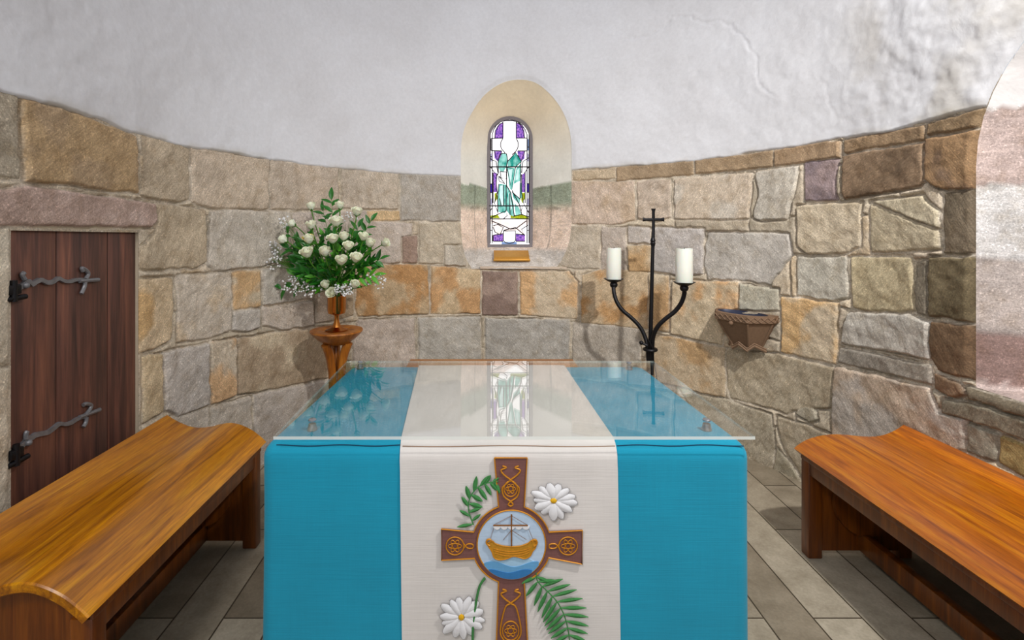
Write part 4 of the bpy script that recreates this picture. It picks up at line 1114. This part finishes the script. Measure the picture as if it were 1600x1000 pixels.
# ------------------------------------------------------------------ flower stand and goblet
DV = 3.1
def VP(px, py, D=DV): return P(px, py, D)
vx = VP(526, 500).x; zs_ = VP(526, 515).z
pd = thing('pedestal', 'turned oak pedestal with round top carrying the brass goblet', 'pedestal', (vx, DV, 0))
m = MB(); m.lathe((vx, DV), [(.06, zs_-.088), (.075, zs_-.082), (.115, zs_-.055), (.15, zs_-.022), (.16, zs_-.008), (.158, zs_), (.13, zs_), (.085, zs_-.002), (.08, zs_-.006), (.0, zs_-.006)], 48, True, False); m.build('round_top', M['turned'], pd)
for k in range(3):
    a = PI*.5+.35+2*PI*k/3; m = MB()
    c = lambda r, z: (vx+r*math.cos(a), DV+r*math.sin(a), z)
    v = catmull([c(.075, zs_-.078), c(.045, zs_-.17), c(.030, zs_-.30), c(.035, zs_-.45), c(.085, zs_-.65), c(.16, .012)], 6); m.tube(v, [.030-.006*math.sin(PI*i/(len(v)-1)) for i in range(len(v))], 12); m.build('leg', M['turned'], pd)
zg = zs_-.004
gb = thing('goblet', 'copper coloured brass goblet vase holding the white roses', 'vase', (vx, DV, zg))
zm = VP(526, 461).z; zb_ = VP(526, 489).z
m = MB(); m.lathe((vx, DV), [(.066, zg), (.068, zg+.004), (.05, zg+.01), (.026, zg+.022), (.017, zg+.05), (.013, zb_-.03), (.016, zb_-.012)], 36, True, False); m.build('stem', M['brass'], gb)
m = MB(); m.lathe((vx, DV), [(.012, zb_-.012), (.035, zb_-.008), (.052, zb_), (.056, zb_+.02), (.056, zm-.01), (.058, zm), (.054, zm), (.052, zm-.02), (.05, zb_+.01), (.0, zb_+.006)], 36, False, False); m.build('bowl', M['brass'], gb)
mouth = Vector((vx, DV, zm-.03))

def rose_petals(R_, seed, openness):
    q = random.Random(seed); out = []
    layers = [(3, .34, 1.0, -.12), (4, .58, 1.0, -.08), (4, .82, .97, .02+.10*openness), (4, .95, .88, .10+.22*openness)]
    for li, (n, rf, hf, flare) in enumerate(layers):
        a0 = q.uniform(0, 6)
        for k in range(n):
            a = a0+2*PI*k/n+q.uniform(-.15, .15); W = (PI/n)*1.45; rows = []
            for i in range(8):
                t = i/7; r0 = R_*rf*(.22+.78*math.sin(min(1, t*1.25)*PI/2))+R_*flare*t**3; wf = math.sin(PI*(.10+.80*t))**.55; r = []
                for j in range(7):
                    s_ = j/3-1; ang = a+s_*W*wf; z = R_*2.05*hf*t*(1-.12*s_*s_)-(R_*.35*flare*t**4 if flare > 0 else 0); rr = r0*(1+.05*s_*s_)+R_*.03*q.uniform(-1, 1)*t
                    r.append(Vector((rr*math.cos(ang), rr*math.sin(ang), z)))
                rows.append(r)
            out.append(rows)
    return out
ROSES = [(486,323.5,.95,'highest white rose at the upper left of the bouquet, on a long bare stem'),(531,322,.9,'small white rose at the very top centre of the bouquet below the leafy tip'),
 (557.5,331.7,1,'white rose on a long stem at the upper right of the bouquet'),(457.5,350,.85,'half closed white rose bud tilted to the left, upper left of the bouquet'),
 (486.5,353,1,'white rose just below the highest left rose of the bouquet'),(525,348,1.2,'large open white rose below the top centre rose'),
 (443.6,375,1.05,'leftmost white rose of the bouquet'),(483,375,1.1,'white rose with one yellowed lower petal, left of centre'),
 (520,375,1.05,'white rose in the middle of the bouquet under the large open one'),(537,371,1,'white rose right beside the middle rose of the bouquet'),
 (567.7,371,1,'white rose at right of the bouquet, upper of the close pair'),(544,386,1,'white rose just below the two middle roses'),
 (578,381,1,'white rose at right of the bouquet, lower of the close pair'),(601,380,.9,'rightmost white rose of the bouquet, facing right on a side stem'),
 (480,396.7,1.2,'big white rose at lower left of the bouquet'),(507.5,394.6,1.15,'white rose between the big lower left rose and the centre'),
 (533.7,408.6,1.15,'white rose at the lower centre of the bouquet'),(556,404.5,1.1,'white rose at the lower right of the bouquet'),
 (509,446,.95,'cream rosebud low on the left just above the goblet rim'),(553.5,445.6,.95,'white rose low on the right beside the tiny white blossoms'),
 (519,458,1,'white rose hanging over the front rim of the goblet')]
bc = (522, 400)
def bz(a, b, c, d, n=14):
    o = []
    for k in range(n+1):
        t = k/n; o.append(a*(1-t)**3+b*3*t*(1-t)**2+c*3*t*t*(1-t)+d*t**3)
    return o
meshes = [rose_petals(1, 20+i, (.2, .6, 1.0)[i % 3]) for i in range(6)]
for i, (px, py, sz, lab) in enumerate(ROSES):
    e = math.hypot((px-bc[0])/95, (py-bc[1])/100); D = DV-.21*math.sqrt(max(0, 1-e*e))-.01*(i % 3)
    if i == 20: D = DV-.085
    if i in (18, 19): D = DV-.10
    c = P(px, py, D); rr = .0265*sz
    base = mouth+Vector((rnd.uniform(-.02, .02), rnd.uniform(-.02, .02), 0))
    axis = (c-mouth-Vector((0, .0, .03))).normalized()
    axis = (axis*.6+Vector((0, -.12, .6))).normalized()
    if i in (3, 6, 13): axis = (axis+Vector((.9 if i == 13 else -.7, -.2, -.2))).normalized()
    if i == 20: axis = Vector((-.15, -.8, .35)).normalized()
    root = thing('rose', lab, 'rose', c-axis*rr*.8, 'white roses in the brass goblet')
    q = Vector((0, 0, 1)).rotation_difference(axis).to_matrix()
    m = MB()
    for pk, rows in enumerate(meshes[i % 6]):
        m.mi = 1 if (i == 7 and pk in (13, 14)) else 0
        m.grid([[root.location+q @ (v*rr) for v in r] for r in rows])
    m.build('bloom', [M['rose'], M['rosey']], root, angle=60)
    m = MB(); b0 = root.location.copy()
    if i == 20: path = bz(mouth+Vector((0, -.03, .0)), mouth+Vector((0, -.03, .05)), b0-axis*.04, b0)
    else: path = bz(base, base+Vector((0, 0, .16)), b0-axis*.12, b0)
    m.tube(path, .0034, 7); m.sphere(b0+axis*.003, rr*.36, 10, 8); m.build('stem', M['stem'], root)
    m = MB()
    for k in range(5):
        a = 2*PI*k/5+i; t = q @ Vector((math.cos(a), math.sin(a), 0)); w = q @ Vector((-math.sin(a), math.cos(a), 0))
        m.grid([[b0+t*rr*f+axis*rr*h+w*rr*wd*s_ for s_ in (-1, 0, 1)] for f, h, wd in ((.2, .0, .1), (.55, .12, .22), (.9, .35, .14), (1.05, .55, .01))])
    m.build('calyx', M['stem'], root)

def leaf3(m, p, d, up, L, W, bend=.25):
    d = d.normalized(); sd_ = d.cross(up)
    if sd_.length < 1e-4: sd_ = d.orthogonal()
    sd_.normalize(); n = sd_.cross(d).normalized(); rows = []
    for i in range(7):
        t = i/6; w = W*math.sin(PI*(.03+.95*t))**.85*(1.12-.45*t); c = p+d*L*t-n*bend*L*t*t
        rows.append([c+sd_*w*s_+n*w*.35*abs(s_) for s_ in (-1, -.5, 0, .5, 1)])
    m.grid(rows)
SPR = [((518,312),0,12,'leafy green sprig rising highest above the bouquet'),((436,352),.05,11,'leafy sprig spreading to the far upper left of the bouquet'),
 ((580,345),.02,10,'leafy sprig curling out at the upper right of the bouquet'),((594,405),-.03,12,'leafy sprig reaching out low on the right of the bouquet'),
 ((433,452),.0,9,'thin drooping leafy sprig at the lower left of the bouquet'),((452,388),-.06,10,'leafy sprig at the left between the leftmost and the big lower roses'),
 ((505,330),.07,10,'leafy sprig standing behind the top roses'),((585,430),-.07,11,'bright leafy sprig at lower right above the goblet'),
 ((470,425),-.1,11,'leafy sprig at lower left in front of the shaded foliage'),((560,355),.08,10,'leafy sprig behind the upper right rose')]
for i, ((px, py), dd, nl, lab) in enumerate(SPR):
    q = random.Random(50+i); tip = P(px, py, DV+dd); base = mouth+Vector((q.uniform(-.02, .02), q.uniform(-.02, .02), 0))
    root = thing('leafy_sprig', lab, 'foliage', base, 'leafy sprigs in the brass goblet')
    path = bz(base, base+Vector((0, 0, .14)), tip-(tip-mouth).normalized()*.08+Vector((0, 0, .02)), tip, 24)
    m = MB(); m.tube(path, [.003-.0018*k/24 for k in range(25)], 6); m.build('stem', M['stem'], root)
    m = MB()
    for k in range(nl):
        j = int(9+15*k/(nl-1)); p = path[min(j, 24)]; t = (path[min(j+1, 24)]-path[max(j-1, 0)]).normalized()
        s_ = t.cross(Vector((0, -1, 0))).normalized()*(1 if k % 2 else -1); d = t*.7+s_*.8+Vector((0, -.35*q.random(), q.uniform(-.2, .2)))
        if k == nl-1: d = t
        leaf3(m, p, d, Vector((q.uniform(-.4, .4), -.7, .7)), q.uniform(.058, .082), q.uniform(.013, .019))
    m.build('leaves', M['leaf2'] if i in (7,) else M['leaf'], root)
q = random.Random(99)
root = thing('foliage', 'dense mass of dark green leaves filling the middle of the bouquet', 'foliage', mouth); root['kind'] = 'stuff'
for mat, cnt in (('leaf', 250), ('leaf2', 90)):
    m = MB()
    for k in range(cnt):
        a = q.uniform(0, 2*PI); r = math.sqrt(q.random()); low = mat == 'leaf2'
        px = bc[0]-2+r*64*math.cos(a); py = 408+(8 if low else 0)+r*(46 if math.sin(a) < 0 else 40)*math.sin(a)
        e = min(1, r); D = DV-.17*math.sqrt(1-e*e)*q.uniform(.2, 1.0)+.03
        p = P(px, py, D); d = (p-mouth); d.y = d.y*.4-.1; d = d.normalized()+Vector((q.uniform(-.8, .8), q.uniform(-.8, .1), q.uniform(-.7, .5)))
        leaf3(m, p, d, Vector((q.uniform(-.5, .5), -.8, q.uniform(.1, .9))), q.uniform(.045, .075), q.uniform(.012, .02))
    m.build('leaves', M[mat], root)
GYP = [((428,400),(14,24),70,'airy white gypsophila spray at the far left of the bouquet'),((462,446),(24,16),70,'white gypsophila spray drooping at lower left of the bouquet'),
 ((488,452),(18,13),45,'white gypsophila spray left of the goblet rim'),((537,452),(17,11),70,'white gypsophila cluster over the goblet rim in the middle'),
 ((588,438),(18,14),45,'white gypsophila spray at lower right of the bouquet'),((447,346),(12,10),22,'wisp of gypsophila at the upper left of the bouquet'),((548,338),(14,10),18,'wisp of gypsophila between the upper right roses')]
for i, ((px, py), (rx, ry), cnt, lab) in enumerate(GYP):
    q = random.Random(70+i); D = DV-.09 if i == 3 else DV-.03; hub = P(px, py, D); root = thing('gypsophila', lab, 'flower', mouth, 'gypsophila sprays in the brass goblet')
    near = mouth.lerp(hub, .7); m = MB(); m.tube(bz(mouth, mouth+Vector((0, 0, .1)), near, near), .0018, 5); f = MB()
    for k in range(cnt):
        a = q.uniform(0, 6.283); r = q.random()**.6; p = P(px+rx*r*math.cos(a), py+ry*r*math.sin(a), D+q.uniform(-.05, .03))
        if k % 2 == 0: m.tube([near.lerp(p, .15*q.random()), near.lerp(p, .6)+Vector((0, 0, .006)), p], .0006, 4, False)
        f.sphere(p, q.uniform(.0045, .0068), 6, 5)
    m.build('stem', M['stem'], root); f.build('blossoms', M['gyp'], root)

# ------------------------------------------------------------------ light
wd = bpy.data.worlds.new('world'); sc.world = wd; wd.use_nodes = True
bg = wd.node_tree.nodes['Background']; bg.inputs[0].default_value = (.93, .96, 1.0, 1); bg.inputs[1].default_value = .86
def area(name, loc, target, size, power, color=(1, 1, 1), spread=180):
    d = bpy.data.lights.new(name, 'AREA'); d.shape = 'DISK'; d.size = size; d.spread = math.radians(spread); d.energy = power; d.color = color
    o = bpy.data.objects.new(name, d); o.location = loc; o.rotation_euler = (Vector(target)-Vector(loc)).to_track_quat('-Z', 'Y').to_euler(); link(o); return o
area('chancel_lamp', (1.4, .5, 3.15), (1.05, 3.3, .6), .11, 44, (1, .97, .92), 118)
area('nave_lamp', (-.9, -.6, 3.0), (.2, 2.6, 1.0), .6, 36, (1, .97, .94))
